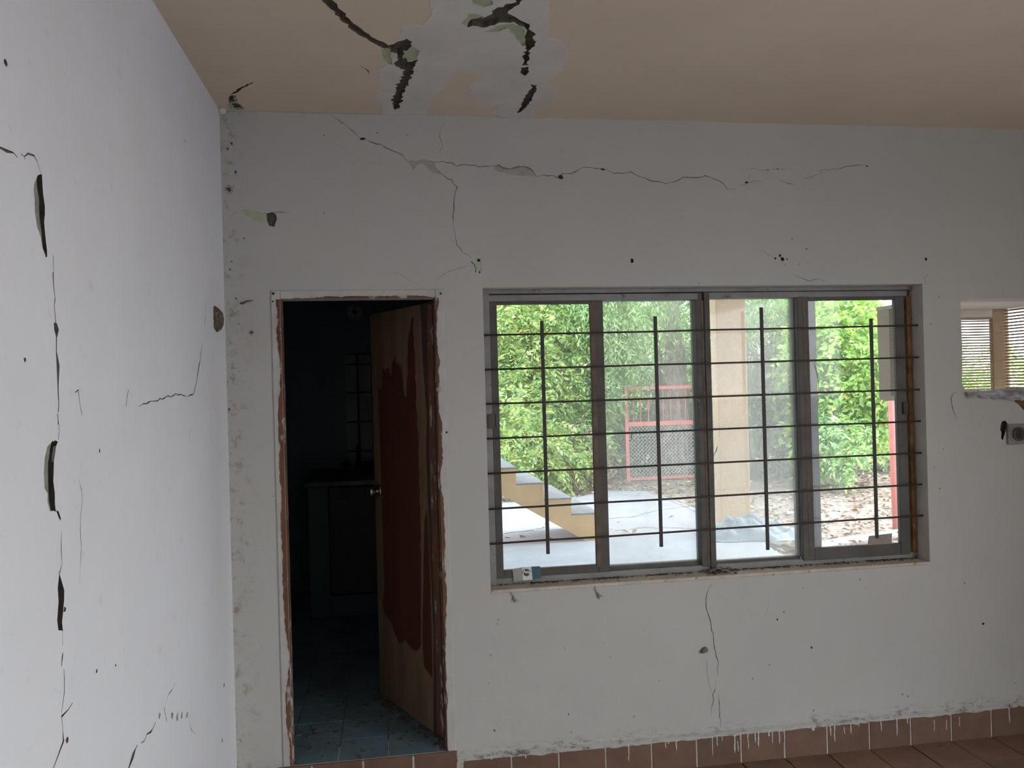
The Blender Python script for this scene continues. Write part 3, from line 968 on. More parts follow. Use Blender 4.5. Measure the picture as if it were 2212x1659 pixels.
def upright_tile(x0, x1, z0, z1, y, dep):
    b = 0.002
    m = MB()
    m.add([(x0, y, z0), (x1, y, z0), (x1, y, z1), (x0, y, z1),
           (x0, y - dep + b, z0), (x1, y - dep + b, z0), (x1, y - dep + b, z1), (x0, y - dep + b, z1),
           (x0 + b, y - dep, z0 + b), (x1 - b, y - dep, z0 + b), (x1 - b, y - dep, z1 - b), (x0 + b, y - dep, z1 - b)],
          [(0, 1, 5, 4), (1, 2, 6, 5), (2, 3, 7, 6), (3, 0, 4, 7), (4, 5, 9, 8), (5, 6, 10, 9), (6, 7, 11, 10), (7, 4, 8, 11), (8, 9, 10, 11)])
    return m


k0 = int((XL - TX0) / TP) + 1
step_riser = MB().box(DX0 - 0.02, DX1 + 0.004, -0.0115, 0.005, 0, ZK - 0.004).obj('trim_2', M['grout_light'], kind='structure')
for i in range(k0, k0 + 26):
    xa, xb = TX0 + i * TP + 0.003, TX0 + (i + 1) * TP - 0.003
    if xb > XR:
        break
    if xa < XL:
        continue
    if xb > DX0 and xa < DX1 - 0.02:
        if xb > DX1 + 0.03:
            upright_tile(DX1 + 0.006, xb, -0.001, SKH, -0.0065, 0.0085).obj('tile', M['terracotta'], base)
        xb = min(xb, DX1 + 0.003)
        upright_tile(max(xa, DX0 - 0.02), xb, 0.002, ZK, -0.0045, 0.008 + random.uniform(0, 0.001)).obj('tile', M['terracotta'], step_riser)
    else:
        upright_tile(xa, xb, -0.001, SKH + random.uniform(-0.002, 0.002), -0.0065, 0.0075 + random.uniform(0, 0.0015)).obj('tile', M['terracotta'], base)
# white paint that ran down over the skirting
drips = [(1355, 1600, 1640, 3), (1060, 1632, 1637, 3), (1133, 1628, 1634, 3), (1435, 1602, 1612, 2.5), (1457, 1602, 1617, 3), (1440, 1598, 1603, 4), (1535, 1592, 1630, 2.5),
         (1545, 1592, 1608, 2.5), (1556, 1590, 1598, 2), (1583, 1588, 1622, 4), (1590, 1598, 1620, 3), (1595, 1583, 1598, 3), (1612, 1582, 1615, 3), (1627, 1580, 1602, 3.5), (1634, 1580, 1610, 4),
         (1656, 1576, 1587, 5), (1664, 1577, 1602, 3), (1679, 1573, 1603, 3.5), (1690, 1573, 1600, 3), (1751, 1566, 1575, 8), (1789, 1562, 1586, 3.5), (1798, 1562, 1598, 3.5), (1819, 1568, 1582, 3),
         (1833, 1564, 1582, 3), (1850, 1562, 1566, 2.5), (1898, 1556, 1576, 3), (1932, 1550, 1585, 3), (1955, 1548, 1560, 3), (2013, 1552, 1576, 2), (2039, 1552, 1574, 2), (2067, 1545, 1566, 2), (2174, 1530, 1558, 3)]
for x, ya, yb, w in drips:
    (xa, za), (xb, zb) = W(x, ya), W(x + 1, yb)
    za = SKH + 0.002 if za > SKH - 0.012 else za
    w = w * 0.0019 * 0.55
    n = 5
    pts = []
    for i in range(n + 1):
        t = i / n
        pts.append((xa + (xb - xa) * t + random.uniform(-.0015, .0015), -0.0148, za + (zb - za) * t))
    MB().tube(pts, [w * random.uniform(0.7, 1.2) for _ in range(n)] + [w * 0.8], 6).obj('paint_drip', M['white_drip'], base, smooth=True)
# smeared plaster edge along the top of the skirting
sm = MB()
x = DX1 + 0.004
top, bot = [], []
while x < XR:
    lowz = SKH - abs(random.gauss(0, 0.0035)) - 0.001
    if 0.36 < x < 0.42 or 0.70 < x < 0.86:
        lowz -= 0.012
    bot.append((x, -0.0152, lowz)); top.append((x, -0.0152, SKH + 0.006 + random.uniform(0, 0.004)))
    x += 0.022
for i in range(len(bot) - 1):
    sm.add([bot[i], bot[i + 1], top[i + 1], top[i], (top[i + 1][0], 0.001, SKH + 0.018), (top[i][0], 0.001, SKH + 0.018), (bot[i][0], -0.01, bot[i][2]), (bot[i + 1][0], -0.01, bot[i + 1][2])],
           [(0, 1, 2, 3), (3, 2, 4, 5), (6, 7, 1, 0)])
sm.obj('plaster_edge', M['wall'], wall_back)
bl = MB().box(XL, XL + 0.006, -2.6, -0.02, 0, SKH - 0.004).obj('baseboard_left', M['grout_light'], kind='structure')
for i in range(12):
    ya = -0.03 - (i + 1) * TP
    box_obj('tile', (XL + 0.005, XL + 0.013, ya + 0.003, ya + TP - 0.003, 0.002, SKH), M['terracotta'], bl, bevel=0.002)

# ------------------------------------------------------------------ DOOR FRAME and door
frame = empty('trim_1', (-0.11, 0, ZK), kind='structure')
JW = 0.036
for s, xa, xb in ((-1, DX0, DX0 + JW), (1, DX1 - JW, DX1)):
    box_obj('jamb', (xa, xb, -0.006, 0.07, ZK, DZ1), M['frame_paint'], frame, bevel=0.004)
box_obj('head', (DX0 + JW, DX1 - JW, -0.006, 0.07, DZ1 - JW, DZ1), M['frame_paint'], frame, bevel=0.004)


def ragged_strip(p0, p1, wdir, w, y, name):
    """bare wood showing at the inner edge of the frame, ragged paint line"""
    p0, p1, wdir = map(np.array, (p0, p1, wdir))
    L = np.linalg.norm(p1 - p0)
    n = int(L / 0.012)
    a, b = [], []
    cur = w
    for i in range(n + 1):
        cur = min(max(cur + random.uniform(-0.004, 0.004), 0.0005), w * 2.2)
        q = p0 + (p1 - p0) * i / n
        a.append(q); b.append(q + wdir * cur)
    m = MB()
    for i in range(n):
        m.add([a[i], a[i + 1], b[i + 1], b[i]], [(0, 1, 2, 3)])
    return m.obj(name, M['frame_bare'], frame)


fy = -0.0072
ragged_strip((DX0 + JW, fy, ZK), (DX0 + JW, fy, DZ1 - JW), (-1, 0, 0), 0.009, 0, 'bare_edge')
ragged_strip((DX1 - JW, fy, ZK), (DX1 - JW, fy, DZ1 - JW), (1, 0, 0), 0.007, 0, 'bare_edge')
ragged_strip((DX0 + JW, fy, DZ1 - JW), (DX1 - JW, fy, DZ1 - JW), (0, 0, 1), 0.005, 0, 'bare_edge')
for xa, xb in ((DX0 + JW - 0.001, DX0 + JW + 0.006), (DX1 - JW - 0.007, DX1 - JW + 0.001)):
    box_obj('door_stop', (xa, xb, 0.004, 0.035, ZK, DZ1 - JW), M['frame_bare'], frame)
# loose chunk of putty on the right jamb, small dark holes at the mitres
for (px, py, r) in ((590, 634, 0.006), (589, 651, 0.004), (952, 634, 0.005), (965, 934, 0.005)):
    p = at(px, py, -0.008)
    MB().lathe([(r, 0), (r * 0.6, 0.002)], (p[0], -0.006, p[2]), (0, -1, 0), 8).obj('nail_hole', M['crack_dark'], frame)
p = at(948, 841, -0.01)
MB().lathe([(0.002, 0), (0.012, 0.004), (0.011, 0.012), (0.004, 0.018)], (p[0], -0.006, p[2]), (0, -1, 0), 7).obj('putty_lump', M['grey_plaster'], frame)

HX, HY = DX1 - JW - 0.004, 0.072
fe = gnd(822, 1500, ZK + 0.01)           # foot of the free edge
ang = math.atan2(fe[1] - HY, fe[0] - HX)
DL = math.hypot(fe[1] - HY, fe[0] - HX)
ux = np.array([math.cos(ang), math.sin(ang), 0.0])       # hinge -> free edge
nn_ = np.array([-ux[1], ux[0], 0.0])
if np.dot(nn_, CAM - np.array([HX, HY, 1.0])) < 0:
    nn_ = -nn_                                            # face seen from the room
DZ0, DZT = ZK + 0.012, DZ1 - JW - 0.006


def dp(s, z, d=0.0):
    return np.array([HX, HY, 0]) + ux * s + nn_ * d + np.array([0, 0, z])


door = empty('door_1', (HX, HY, ZK), kind='structure', label='red brown flush door with peeling veneer standing ajar')
MB().prism([dp(0.0, DZ0), dp(DL, DZ0), dp(DL, DZT), dp(0.0, DZT)], nn_ * -0.036).obj('door_panel', M['door_core'], door, bevel=0.002)


def door_sheet(pts, d, th, m, name, amp=0.006, label=None):
    P = jag(pts, amp, 0.02)
    tri = delaunay_2d_cdt([Vector(p) for p in P], [(i, (i + 1) % len(P)) for i in range(len(P))], [list(range(len(P)))], 1, 1e-5)
    V2 = [tuple(v) for v in tri[0]]
    Fs = [tuple(f) for f in tri[2]]
    mb = MB()
    mb.add([dp(s, z, d + th) for s, z in V2], Fs)
    n = len(P)
    mb.add([dp(s, z, d + th) for s, z in P] + [dp(s, z, d) for s, z in P], [(i, (i + 1) % n, n + (i + 1) % n, n + i) for i in range(n)])
    return mb.obj(name, m, door, label=label)


# plywood skin, then the varnished veneer that has come away at the top, foot and hinge side
door_sheet([(0.10, DZ0 + 0.002), (DL - 0.002, DZ0 + 0.002), (DL - 0.002, DZT - 0.002), (0.12, DZT - 0.002), (0.11, DZT - 0.25), (0.085, DZT - 0.5), (0.10, 1.4), (0.09, 0.9), (0.075, 0.6)], 0.0, 0.002, M['door_bare'], 'plywood_skin', 0.001)
zb_ = ZK + 0.30
torn_top = []
sv = DL - 0.075
while sv > 0.285:
    bz = np.interp(sv, [0.28, 0.33, 0.40, 0.48, DL - 0.14, DL - 0.07], [-0.38, -0.25, -0.24, -0.28, -0.29, -0.34])
    torn_top.append((sv, DZT + bz + random.choice([-0.05, -0.02, 0.0, 0.0, 0.015, 0.03])))
    sv -= random.uniform(0.006, 0.022)
torn_top.append((0.27, DZT - 0.40))
door_sheet([(0.20, zb_ + 0.06), (0.26, zb_ + 0.02), (0.34, zb_ + 0.05), (0.42, zb_ + 0.02), (0.50, zb_ + 0.10), (0.56, zb_ + 0.12), (0.60, zb_ + 0.16), (DL - 0.09, zb_ + 0.24), (DL - 0.088, 1.0), (DL - 0.08, 1.5),
            *torn_top, (0.25, DZT - 0.28), (0.24, DZT - 0.16), (0.22, DZT - 0.10), (0.19, DZT - 0.05),
            (0.17, DZT - 0.6), (0.17, 1.0), (0.185, 0.7)], 0.0022, 0.002, M['door_red'], 'veneer', 0.006)
door_sheet([(0.095, zb_ - 0.05), (0.17, zb_ - 0.02), (0.18, zb_ + 0.10), (0.155, 0.8), (0.13, 1.1), (0.10, 1.15), (0.09, 0.8)], 0.0022, 0.0015, M['door_red'], 'veneer', 0.003)
door_sheet([(0.01, DZ0 + 0.01), (0.07, DZ0 + 0.01), (0.06, 0.7), (0.07, 1.3), (0.06, DZT - 0.3), (0.05, DZT - 0.01), (0.012, DZT - 0.01)], 0.0, 0.002, M['frame_bare'], 'hinge_stile', 0.003)
kz = at(812, 1058, fe[1])[2]
kc = dp(DL - 0.055, kz, 0.004)
MB().lathe([(0.030, 0.0), (0.030, 0.004), (0.024, 0.009), (0.011, 0.011), (0.011, 0.026), (0.020, 0.030), (0.026, 0.040), (0.025, 0.050), (0.018, 0.056), (0.008, 0.057), (0.008, 0.054), (0.001, 0.054)], kc, nn_, 24).obj('door_knob', M['chrome'], door, smooth=True, label='tarnished round metal knob')

# ------------------------------------------------------------------ KITCHEN behind the door
KX0, KX1, KY1 = -1.5, 0.36, 2.95
kf = box_obj('floor_kitchen', (KX0 - 0.1, KX1, 0.006, KY1 + 0.12, ZK - 0.15, ZK - 0.006), M['dirt'], kind='structure')
bt = MB().box(0.0015, TP - 0.0015, 0.0015, TP - 0.0015, -0.006, 0).mesh('tile', M['blue_tile'])
for iy in range(0, 14):
    for ix in range(-6, 5):
        x, y = W(730, 1650)[0] + ix * TP + 0.0, 0.002 + iy * TP
        if x < KX0 or x > KX1 - 0.02 or y + TP > KY1:
            continue
        if x + TP > KX1:
            box_obj('tile', (x + 0.0015, KX1 - 0.001, y + 0.0015, y + TP - 0.0015, ZK - 0.006, ZK), M['blue_tile'], kf)
            continue
        o = bpy.data.objects.new('tile', bt)
        link(o, kf)
        o.location = (x, y, ZK + random.uniform(-0.001, 0.0006))
kw = MB()
kw.box(KX0, KX1, KY1 + 0.004, KY1 + 0.12, ZK, ZC)
wk = kw.obj('wall_kitchen', M['teal_joint'], kind='structure')
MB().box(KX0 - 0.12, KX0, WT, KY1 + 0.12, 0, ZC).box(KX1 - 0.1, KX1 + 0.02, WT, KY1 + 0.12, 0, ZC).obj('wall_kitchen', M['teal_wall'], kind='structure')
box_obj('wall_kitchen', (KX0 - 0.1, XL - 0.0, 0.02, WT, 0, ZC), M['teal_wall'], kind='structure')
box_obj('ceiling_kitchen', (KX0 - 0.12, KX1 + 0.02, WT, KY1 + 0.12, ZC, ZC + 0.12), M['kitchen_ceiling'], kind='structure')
# wall tiles on the far kitchen wall
xs0 = at(708, 800, KY1)[0]
zs0 = at(708, 723, KY1)[2]
for iz in range(-9, 4):
    for ix in range(-5, 6):
        xa, za = xs0 + ix * 0.22, zs0 + iz * 0.22
        if xa < KX0 or xa + 0.22 > KX1 - 0.1 or za < 0.9 or za + 0.22 > ZC:
            continue
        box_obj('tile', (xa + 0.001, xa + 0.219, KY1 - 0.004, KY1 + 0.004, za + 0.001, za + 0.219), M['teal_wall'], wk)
# small dull window over the counter
kwin = empty('window_2', (0.05, KY1, 1.3), kind='structure', label='dark kitchen window with small dull panes behind the open door')
a0 = at(745, 772, KY1 - 0.02); a1 = at(1000, 1004, KY1 - 0.02)
wx0, wx1 = a0[0], KX1 - 0.12
wz1, wz0 = at(770, 765, KY1 - 0.02)[2], at(770, 1006, KY1 - 0.02)[2]
vx = [wx0, at(775, 900, KY1 - 0.02)[0], at(806, 900, KY1 - 0.02)[0]]
while vx[-1] + 0.13 < wx1:
    vx.append(vx[-1] + 0.13)
vx.append(wx1)
vz = [wz0] + [at(775, y, KY1 - 0.02)[2] for y in (974, 911, 848, 787)] + [wz1]
for i in range(len(vx) - 1):
    for j in range(len(vz) - 1):
        box_obj('pane', (vx[i], vx[i + 1], KY1 - 0.016, KY1 - 0.010, vz[j], vz[j + 1]), M['dull_pane'], kwin)
for v in vx[1:]:
    box_obj('glazing_bar', (v - 0.008, v + 0.008, KY1 - 0.034, KY1 - 0.014, wz0, wz1), M['bar'], kwin)
for v in vz:
    box_obj('glazing_bar', (wx0, wx1, KY1 - 0.030, KY1 - 0.014, v - 0.006, v + 0.006), M['bar'], kwin)
# counter of painted masonry with dark openings below
cb = gnd(690, 1335, ZK)
cy0 = cb[1]
ctz = at(690, 1046, cy0)[2]
cxl, cxm = at(668, 1200, cy0)[0], at(712, 1200, cy0)[0]
ctr = empty('kitchen_counter', (cxl + 0.4, cy0, ZK), 'teal painted masonry kitchen counter with a dark top in the unlit room', 'counter')
cxr = KX1 - 0.11
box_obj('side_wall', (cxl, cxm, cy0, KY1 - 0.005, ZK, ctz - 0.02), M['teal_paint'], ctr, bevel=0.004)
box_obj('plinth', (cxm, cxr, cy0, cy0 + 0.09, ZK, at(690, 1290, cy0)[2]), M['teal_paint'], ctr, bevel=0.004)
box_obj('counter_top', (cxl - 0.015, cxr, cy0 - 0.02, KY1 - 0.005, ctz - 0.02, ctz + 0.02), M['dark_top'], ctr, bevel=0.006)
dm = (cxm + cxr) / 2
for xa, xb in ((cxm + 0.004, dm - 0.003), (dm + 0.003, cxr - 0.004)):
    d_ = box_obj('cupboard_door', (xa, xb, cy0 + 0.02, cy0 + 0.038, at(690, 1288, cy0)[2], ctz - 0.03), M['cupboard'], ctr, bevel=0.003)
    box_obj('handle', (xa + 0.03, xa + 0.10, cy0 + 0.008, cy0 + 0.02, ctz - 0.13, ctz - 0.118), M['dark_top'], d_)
# two-handled tap silhouetted against the dull panes
ty = KY1 - 0.16
tp = at(772, 1012, ty)
tap = empty('sink_tap', (tp[0], ty, ctz + 0.02), 'dark two handled tap on the counter below the dull window panes', 'tap')
MB().lathe([(0.034, 0), (0.034, 0.01), (0.022, 0.02), (0.02, 0.06), (0.012, 0.075)], (tp[0], ty, ctz + 0.02), (0, 0, 1), 16).obj('tap_body', M['dark_top'], tap, smooth=True)
MB().tube([(tp[0], ty, ctz + 0.09), (tp[0] + 0.002, ty - 0.002, ctz + 0.17), (tp[0] + 0.01, ty - 0.03, ctz + 0.21), (tp[0] + 0.012, ty - 0.07, ctz + 0.20), (tp[0] + 0.012, ty - 0.09, ctz + 0.17)], [0.010, 0.009, 0.008, 0.007, 0.007], 10).obj('spout', M['dark_top'], tap, smooth=True)
for sx in (-0.085, 0.085):
    MB().lathe([(0.016, 0), (0.016, 0.03), (0.040, 0.036), (0.042, 0.052), (0.028, 0.066), (0.006, 0.07)], (tp[0] + sx, ty, ctz + 0.02), (0, 0, 1), 14).obj('tap_handle', M['dark_top'], tap, smooth=True)
MB().tube([(tp[0] - 0.085, ty, ctz + 0.035), (tp[0] + 0.085, ty, ctz + 0.035)], 0.014, 10).obj('tap_bridge', M['chrome'], tap, smooth=True)
# round porcelain lamp base on the far wall
lp = at(767, 675, KY1 - 0.01)
lamp = empty('lamp_base', (lp[0], KY1 - 0.005, lp[2]), 'round white lamp base without a bulb high on the dark kitchen wall', 'lamp base')
MB().lathe([(0.062, 0), (0.062, 0.012), (0.052, 0.022), (0.02, 0.024)], (lp[0], KY1 - 0.005, lp[2]), (0, -1, 0), 28).obj('base', M['lamp_white'], lamp, smooth=True)
MB().lathe([(0.019, 0), (0.019, 0.010), (0.014, 0.010), (0.013, 0.002)], (lp[0], KY1 - 0.028, lp[2]), (0, -1, 0), 18).obj('socket', M['cupboard'], lamp, smooth=True)
for s in (-1, 1):
    MB().lathe([(0.007, 0), (0.005, 0.002)], (lp[0], KY1 - 0.0285, lp[2] + s * 0.036), (0, -1, 0), 10).obj('screw', M['cupboard'], lamp)
# dry flakes and dust on the kitchen floor
fl = MB()
for i in range(240):
    x, y = random.uniform(-0.45, 0.3), abs(random.gauss(0.15, 0.35)) + 0.02
    if random.random() < 0.35:
        t = random.random()
        q = dp(DL * t, 0, random.uniform(0.0, 0.05))
        x, y = q[0], q[1]
    if x > KX1 - 0.12 or y > 2.0:
        continue
    r = random.choice([0.004, 0.006, 0.006, 0.010, 0.014])
    P = blob((x, y), r, r * random.uniform(0.3, 0.9), 6, 0.4, random.uniform(0, 3))
    fl.prism([(a, b, ZK + 0.0008) for a, b in P], (0, 0, random.uniform(0.001, 0.004)))
fl.obj('floor_debris', M['dirt'], kind='stuff', label='dark dry flakes and dust on the blue kitchen floor tiles', cat='debris')


# ------------------------------------------------------------------ MAIN WINDOW
win = empty('window_1', ((WX0 + WX1) / 2, 0.09, WZ0), kind='structure', label='grey steel sliding window of four panes behind a grille')
fr = lambda n, b, m, p=win, bv=0.002, **k: box_obj(n, b, M[m], p, bevel=bv, **k)
fr('sill', (WX0, WX1, -0.004, 0.086, WZ0 - 0.012, WZ0 + 0.003), 'sill', bv=0.004)
fr('frame_head', (WX0, WX1, 0.068, 0.15, 2.066, WZ1), 'steel_light')
fr('frame_head', (WX0 + 0.012, 1.372, 0.080, 0.15, 2.034, 2.062), 'steel_light')
fr('frame_head', (1.420, WX1 - 0.02, 0.080, 0.15, 2.038, 2.064), 'steel_light')
fr('frame_sill', (WX0, WX1, 0.084, 0.15, WZ0 + 0.002, 0.846), 'steel_light')
fr('frame_jamb', (WX0, 0.433, 0.072, 0.15, WZ0, WZ1), 'steel_light')
fr('frame_jamb', (2.404, WX1, 0.100, 0.15, WZ0, WZ1), 'steel')
fr('rusty_track', (2.389, 2.409, 0.078, 0.15, 0.846, 2.040), 'rust')
fr('track_edge', (2.378, 2.382, 0.090, 0.12, 0.85, 2.03), 'steel_light', bv=0)
fr('mullion', (1.360, 1.392, 0.082, 0.15, 0.840, 2.064), 'steel')
fr('mullion', (1.398, 1.424, 0.074, 0.15, 0.830, 2.066), 'steel')
fr('glazing_seal', (1.386, 1.402, 0.080, 0.12, 0.838, 2.03), 'brown_seal')
# fixed panes (2 and 3) further out
for xa, xb, zb, gm in ((0.925, 1.365, 0.850, 'glass_dusty'), (1.420, 1.840, 0.842, 'glass_dusty2')):
    fr('bottom_bead', (xa, xb, 0.105, 0.15, zb - 0.006, zb + 0.012), 'steel')
    fr('glass_pane', (xa, xb, 0.126, 0.129, zb + 0.004, 2.045), gm, bv=0)


def sash(xa, xb, z0, z1, ga, gb, gz0, gz1, rails):
    s = MB()
    o = MB().box(xa, ga, 0.078, 0.104, z0, z1).obj('sash', M['steel'], win, bevel=0.003)
    fr('stile', (gb, xb, 0.078, 0.104, z0, z1), 'steel', o, 0.003)
    fr('rail', (ga, gb, 0.080, 0.104, gz1, z1), 'steel', o, 0.003)
    fr('rail', (ga, gb, 0.080, 0.104, z0, gz0), 'steel', o, 0.003)
    fr('glass_pane', (ga - 0.004, gb + 0.004, 0.092, 0.095, gz0 - 0.004, gz1 + 0.004), 'glass_clean', o, 0)
    return o


s1 = sash(0.430, 0.935, 0.846, 2.034, 0.466, 0.884, 0.880, 2.020, None)
fr('glazing_seal', (0.876, 0.896, 0.0765, 0.10, 0.87, 2.025), 'brown_seal', s1)
s2 = sash(1.842, 2.374, 0.838, 2.040, 1.898, 2.328, 0.893, 2.022, None)
fr('glazing_seal', (1.868, 1.880, 0.0765, 0.10, 0.86, 2.03), 'brown_seal', s2)
fr('outer_stile', (1.925, 1.955, 0.118, 0.15, 0.85, 2.05), 'steel_light')
fr('outer_stile', (1.838, 1.850, 0.108, 0.15, 0.85, 2.05), 'steel_light')
# latches
a_, b_ = at(1054, 926, 0.07), at(1074, 894, 0.07)
l_ = fr('latch', (a_[0], b_[0], 0.066, 0.078, a_[2], b_[2]), 'steel', s1)
fr('latch_slot', (b_[0] - 0.010, b_[0] - 0.006, 0.063, 0.067, a_[2] + 0.005, b_[2] - 0.004), 'bar', s1, 0)
a_, b_ = at(1950, 895, 0.075), at(1960, 868, 0.075)
fr('latch', (a_[0], b_[0], 0.068, 0.079, a_[2], b_[2]), 'bar', s2)
# fluff and dust piled along the sill and the mullion foot
du = MB()
for i in range(900):
    x = random.uniform(WX0 + 0.01, WX1 - 0.01)
    nearm = abs(x - 1.42) < 0.07 and random.random() < 0.9
    y = 0.083 - abs(random.gauss(0, 0.012 if not nearm else 0.03))
    if y < 0.0 or (not nearm and math.sin(x * 9) + math.sin(x * 23) < -0.3 and random.random() < 0.8):
        continue
    r = random.choice([0.0015, 0.002, 0.0025, 0.004]) * (1.4 if nearm else 1)
    P = blob((x, y), r * random.uniform(1, 2.5), r, 5, 0.4, random.uniform(0, 3))
    du.prism([(a, b, WZ0 + 0.003) for a, b in P], (random.uniform(-.001, .001), 0, random.uniform(0.001, 0.005 + (0.010 if nearm else 0))))
du.obj('sill_dirt', M['dirt'], kind='stuff', label='dark dust and dead insects piled along the back of the window sill', cat='dirt')
cl = MB()
for i in range(26):
    p = np.array([random.gauss(1.425, 0.025), random.uniform(0.0, 0.07), WZ0 + 0.003 + abs(random.gauss(0, 0.012))])
    q = p + np.array([random.gauss(0, 0.02), random.gauss(0, 0.015), random.gauss(0.002, 0.008)])
    q[2] = max(q[2], WZ0 + 0.004)
    cl.tube([p, (p + q) / 2 + np.array([0, 0, random.uniform(0, 0.006)]), q], [0.0018, 0.003, 0.0012], 5)
cl.obj('dead_leaf_clump', M['web'], label='dusty clump of web and dead leaf at the foot of the window mullion', cat='debris')

# ------------------------------------------------------------------ GRILLE of iron bars
gr = empty('window_grille', (1.406, 0.035, WZ0), 'dark iron burglar grille of seven rods and four flat uprights set before the window', 'grille')
for z0_, z1_ in ((1.888, 1.898), (1.742, 1.751), (1.597, 1.602), (1.450, 1.457), (1.302, 1.311), (1.152, 1.166), (1.005, 1.022)):
    pts = []
    for i in range(9):
        t = i / 8
        pts.append((WX0 - 0.01 + (WX1 - WX0 + 0.02) * t, 0.040 + random.uniform(-0.001, 0.001), z0_ + (z1_ - z0_) * t + (random.uniform(-0.0012, 0.0012) if 0 < i < 8 else 0)))
    MB().tube(pts, 0.0046, 6).obj('rod', M['bar'], gr, smooth=True)
for xa, z0_, z1_, tx in ((0.6515, 0.950, 1.944, 0), (1.1545, 0.952, 1.957, 0), (1.6465, 0.910, 1.989, -0.002), (2.175, 0.932, 1.932, -0.008)):
    w = 0.0075
    m_ = MB()
    m_.add([(xa - w, 0.027, z0_), (xa + w, 0.027, z0_), (xa + w, 0.0345, z0_), (xa - w, 0.0345, z0_),
            (xa - w - tx * 0, 0.027, z1_), (xa + w, 0.027, z1_), (xa + w, 0.0345, z1_), (xa - w, 0.0345, z1_)],
           [(0, 3, 2, 1), (4, 5, 6, 7), (0, 1, 5, 4), (1, 2, 6, 5), (2, 3, 7, 6), (3, 0, 4, 7)])
    m_.obj('upright', M['bar'], gr, bevel=0.001)

# ------------------------------------------------------------------ things on the window
def quad3(px4, Y4, th=0.0012):
    pts = [at(p[0], p[1], y) for p, y in zip(px4, Y4)]
    return MB().prism(pts, (0, th, 0))


cd0 = at(1138, 1240, 0.06)
card = empty('folded_card', (cd0[0], 0.066, WZ0 + 0.012), 'small folded card with a dark round emblem and a teal panel on the window sill', 'card')
quad3([(1107, 1229), (1128, 1225.5), (1130, 1254), (1110, 1257)], [0.074, 0.052, 0.052, 0.074]).obj('card_panel', M['card_pale'], card)
quad3([(1128, 1225.5), (1147.5, 1224), (1150.5, 1252), (1130, 1254)], [0.052, 0.060, 0.060, 0.052]).obj('card_panel', M['card_white'], card, label='white panel with a round emblem')
quad3([(1147.5, 1224), (1166.5, 1223), (1170, 1248), (1150.5, 1252)], [0.060, 0.070, 0.070, 0.060]).obj('card_panel', M['card_teal'], card, label='teal panel')


def emb(pts):
    # flat print on the white panel
    o = []
    for x, y in pts:
        t = (x - 1129) / 20.0
        o.append(at(x, y, 0.0520 + 0.008 * t - 0.0006))
    return o


em = MB()
ec = (1137.4, 1238.0)


def arc(r0, r1, a0, a1, n=14):
    out, inn = [], []
    for i in range(n + 1):
        a = math.radians(a0 + (a1 - a0) * i / n)
        out.append((ec[0] + r1 * math.cos(a), ec[1] - r1 * math.sin(a)))
        inn.append((ec[0] + r0 * math.cos(a), ec[1] - r0 * math.sin(a)))
    for i in range(n):
        em.add(emb([out[i], out[i + 1], inn[i + 1], inn[i]]), [(0, 1, 2, 3)])


arc(7.7, 9.2, 20, 185)
arc(4.6, 6.8, 190, 350)
arc(4.8, 5.6, 25, 100)
em.add(emb([(1131.5, 1237), (1134, 1236.5), (1137, 1238.5), (1141, 1236.8), (1141.5, 1240), (1140, 1243.5), (1137.5, 1245), (1134, 1243.5), (1132, 1241)]), [tuple(range(9))])
em.add(emb([(1134, 1231.5), (1137, 1230), (1141, 1232), (1143, 1235.5), (1139, 1234), (1135, 1234.5)]), [tuple(range(6))])
em.obj('emblem', M['ink'], card)
quad3([(1877, 1158), (1927, 1152), (1926, 1174), (1874, 1178)], [0.075, 0.075, 0.075, 0.075], 0.0015).obj('cardboard_scrap', M['cardboard'], label='grey brown cardboard scrap tucked behind the rightmost grille upright', cat='cardboard')


# ------------------------------------------------------------------ small opening on the right and its louvred box outside
lb = empty('louvred_box', (2.98, 0.4, 1.53), 'ochre louvred box built outside the small opening at the right edge', 'louvred box')
BX0, BX1, BY0, BY1, BZ0, BZ1 = 2.598, 3.362, WT, 0.632, 1.545, 2.016
box_obj('top_slab', (BX0, BX1 + 0.04, WT + 0.001, BY1 + 0.005, BZ1 + 0.001, BZ1 + 0.022), M['board'], lb)
box_obj('bottom_rail', (BX0 + 0.03, BX1 - 0.098, BY1 - 0.03, BY1, BZ0 - 0.01, BZ0 + 0.012), M['post_ochre'], lb)
for xa, xb, ya, yb in ((BX0, BX0 + 0.03, BY1 - 0.105, BY1), (BX1 - 0.098, BX1, BY1 - 0.03, BY1), (BX1 - 0.04, BX1, WT, WT + 0.04), (BX0, BX0 + 0.03, WT, WT + 0.04)):
    box_obj('corner_post', (xa, xb, ya, yb, BZ0 - 0.005, BZ1), M['post_ochre'] if xa > 3 else M['ochre_pale'], lb, bevel=0.003)
box_obj('top_rail', (BX0 + 0.03, BX1 - 0.098, BY1 - 0.03, BY1, BZ1 - 0.042, BZ1), M['board'], lb)
box_obj('top_rail', (BX0 + 0.03, BX1 - 0.098, BY1 - 0.026, BY1 - 0.004, BZ1 - 0.056, BZ1 - 0.042), M['slat'], lb)
box_obj('bottom_rail', (BX0, BX0 + 0.03, WT + 0.04, BY1 - 0.105, BZ0 - 0.005, BZ0 + 0.02), M['ochre_pale'], lb)
NS = 28
pitch = (BZ1 - 0.056 - BZ0) / NS


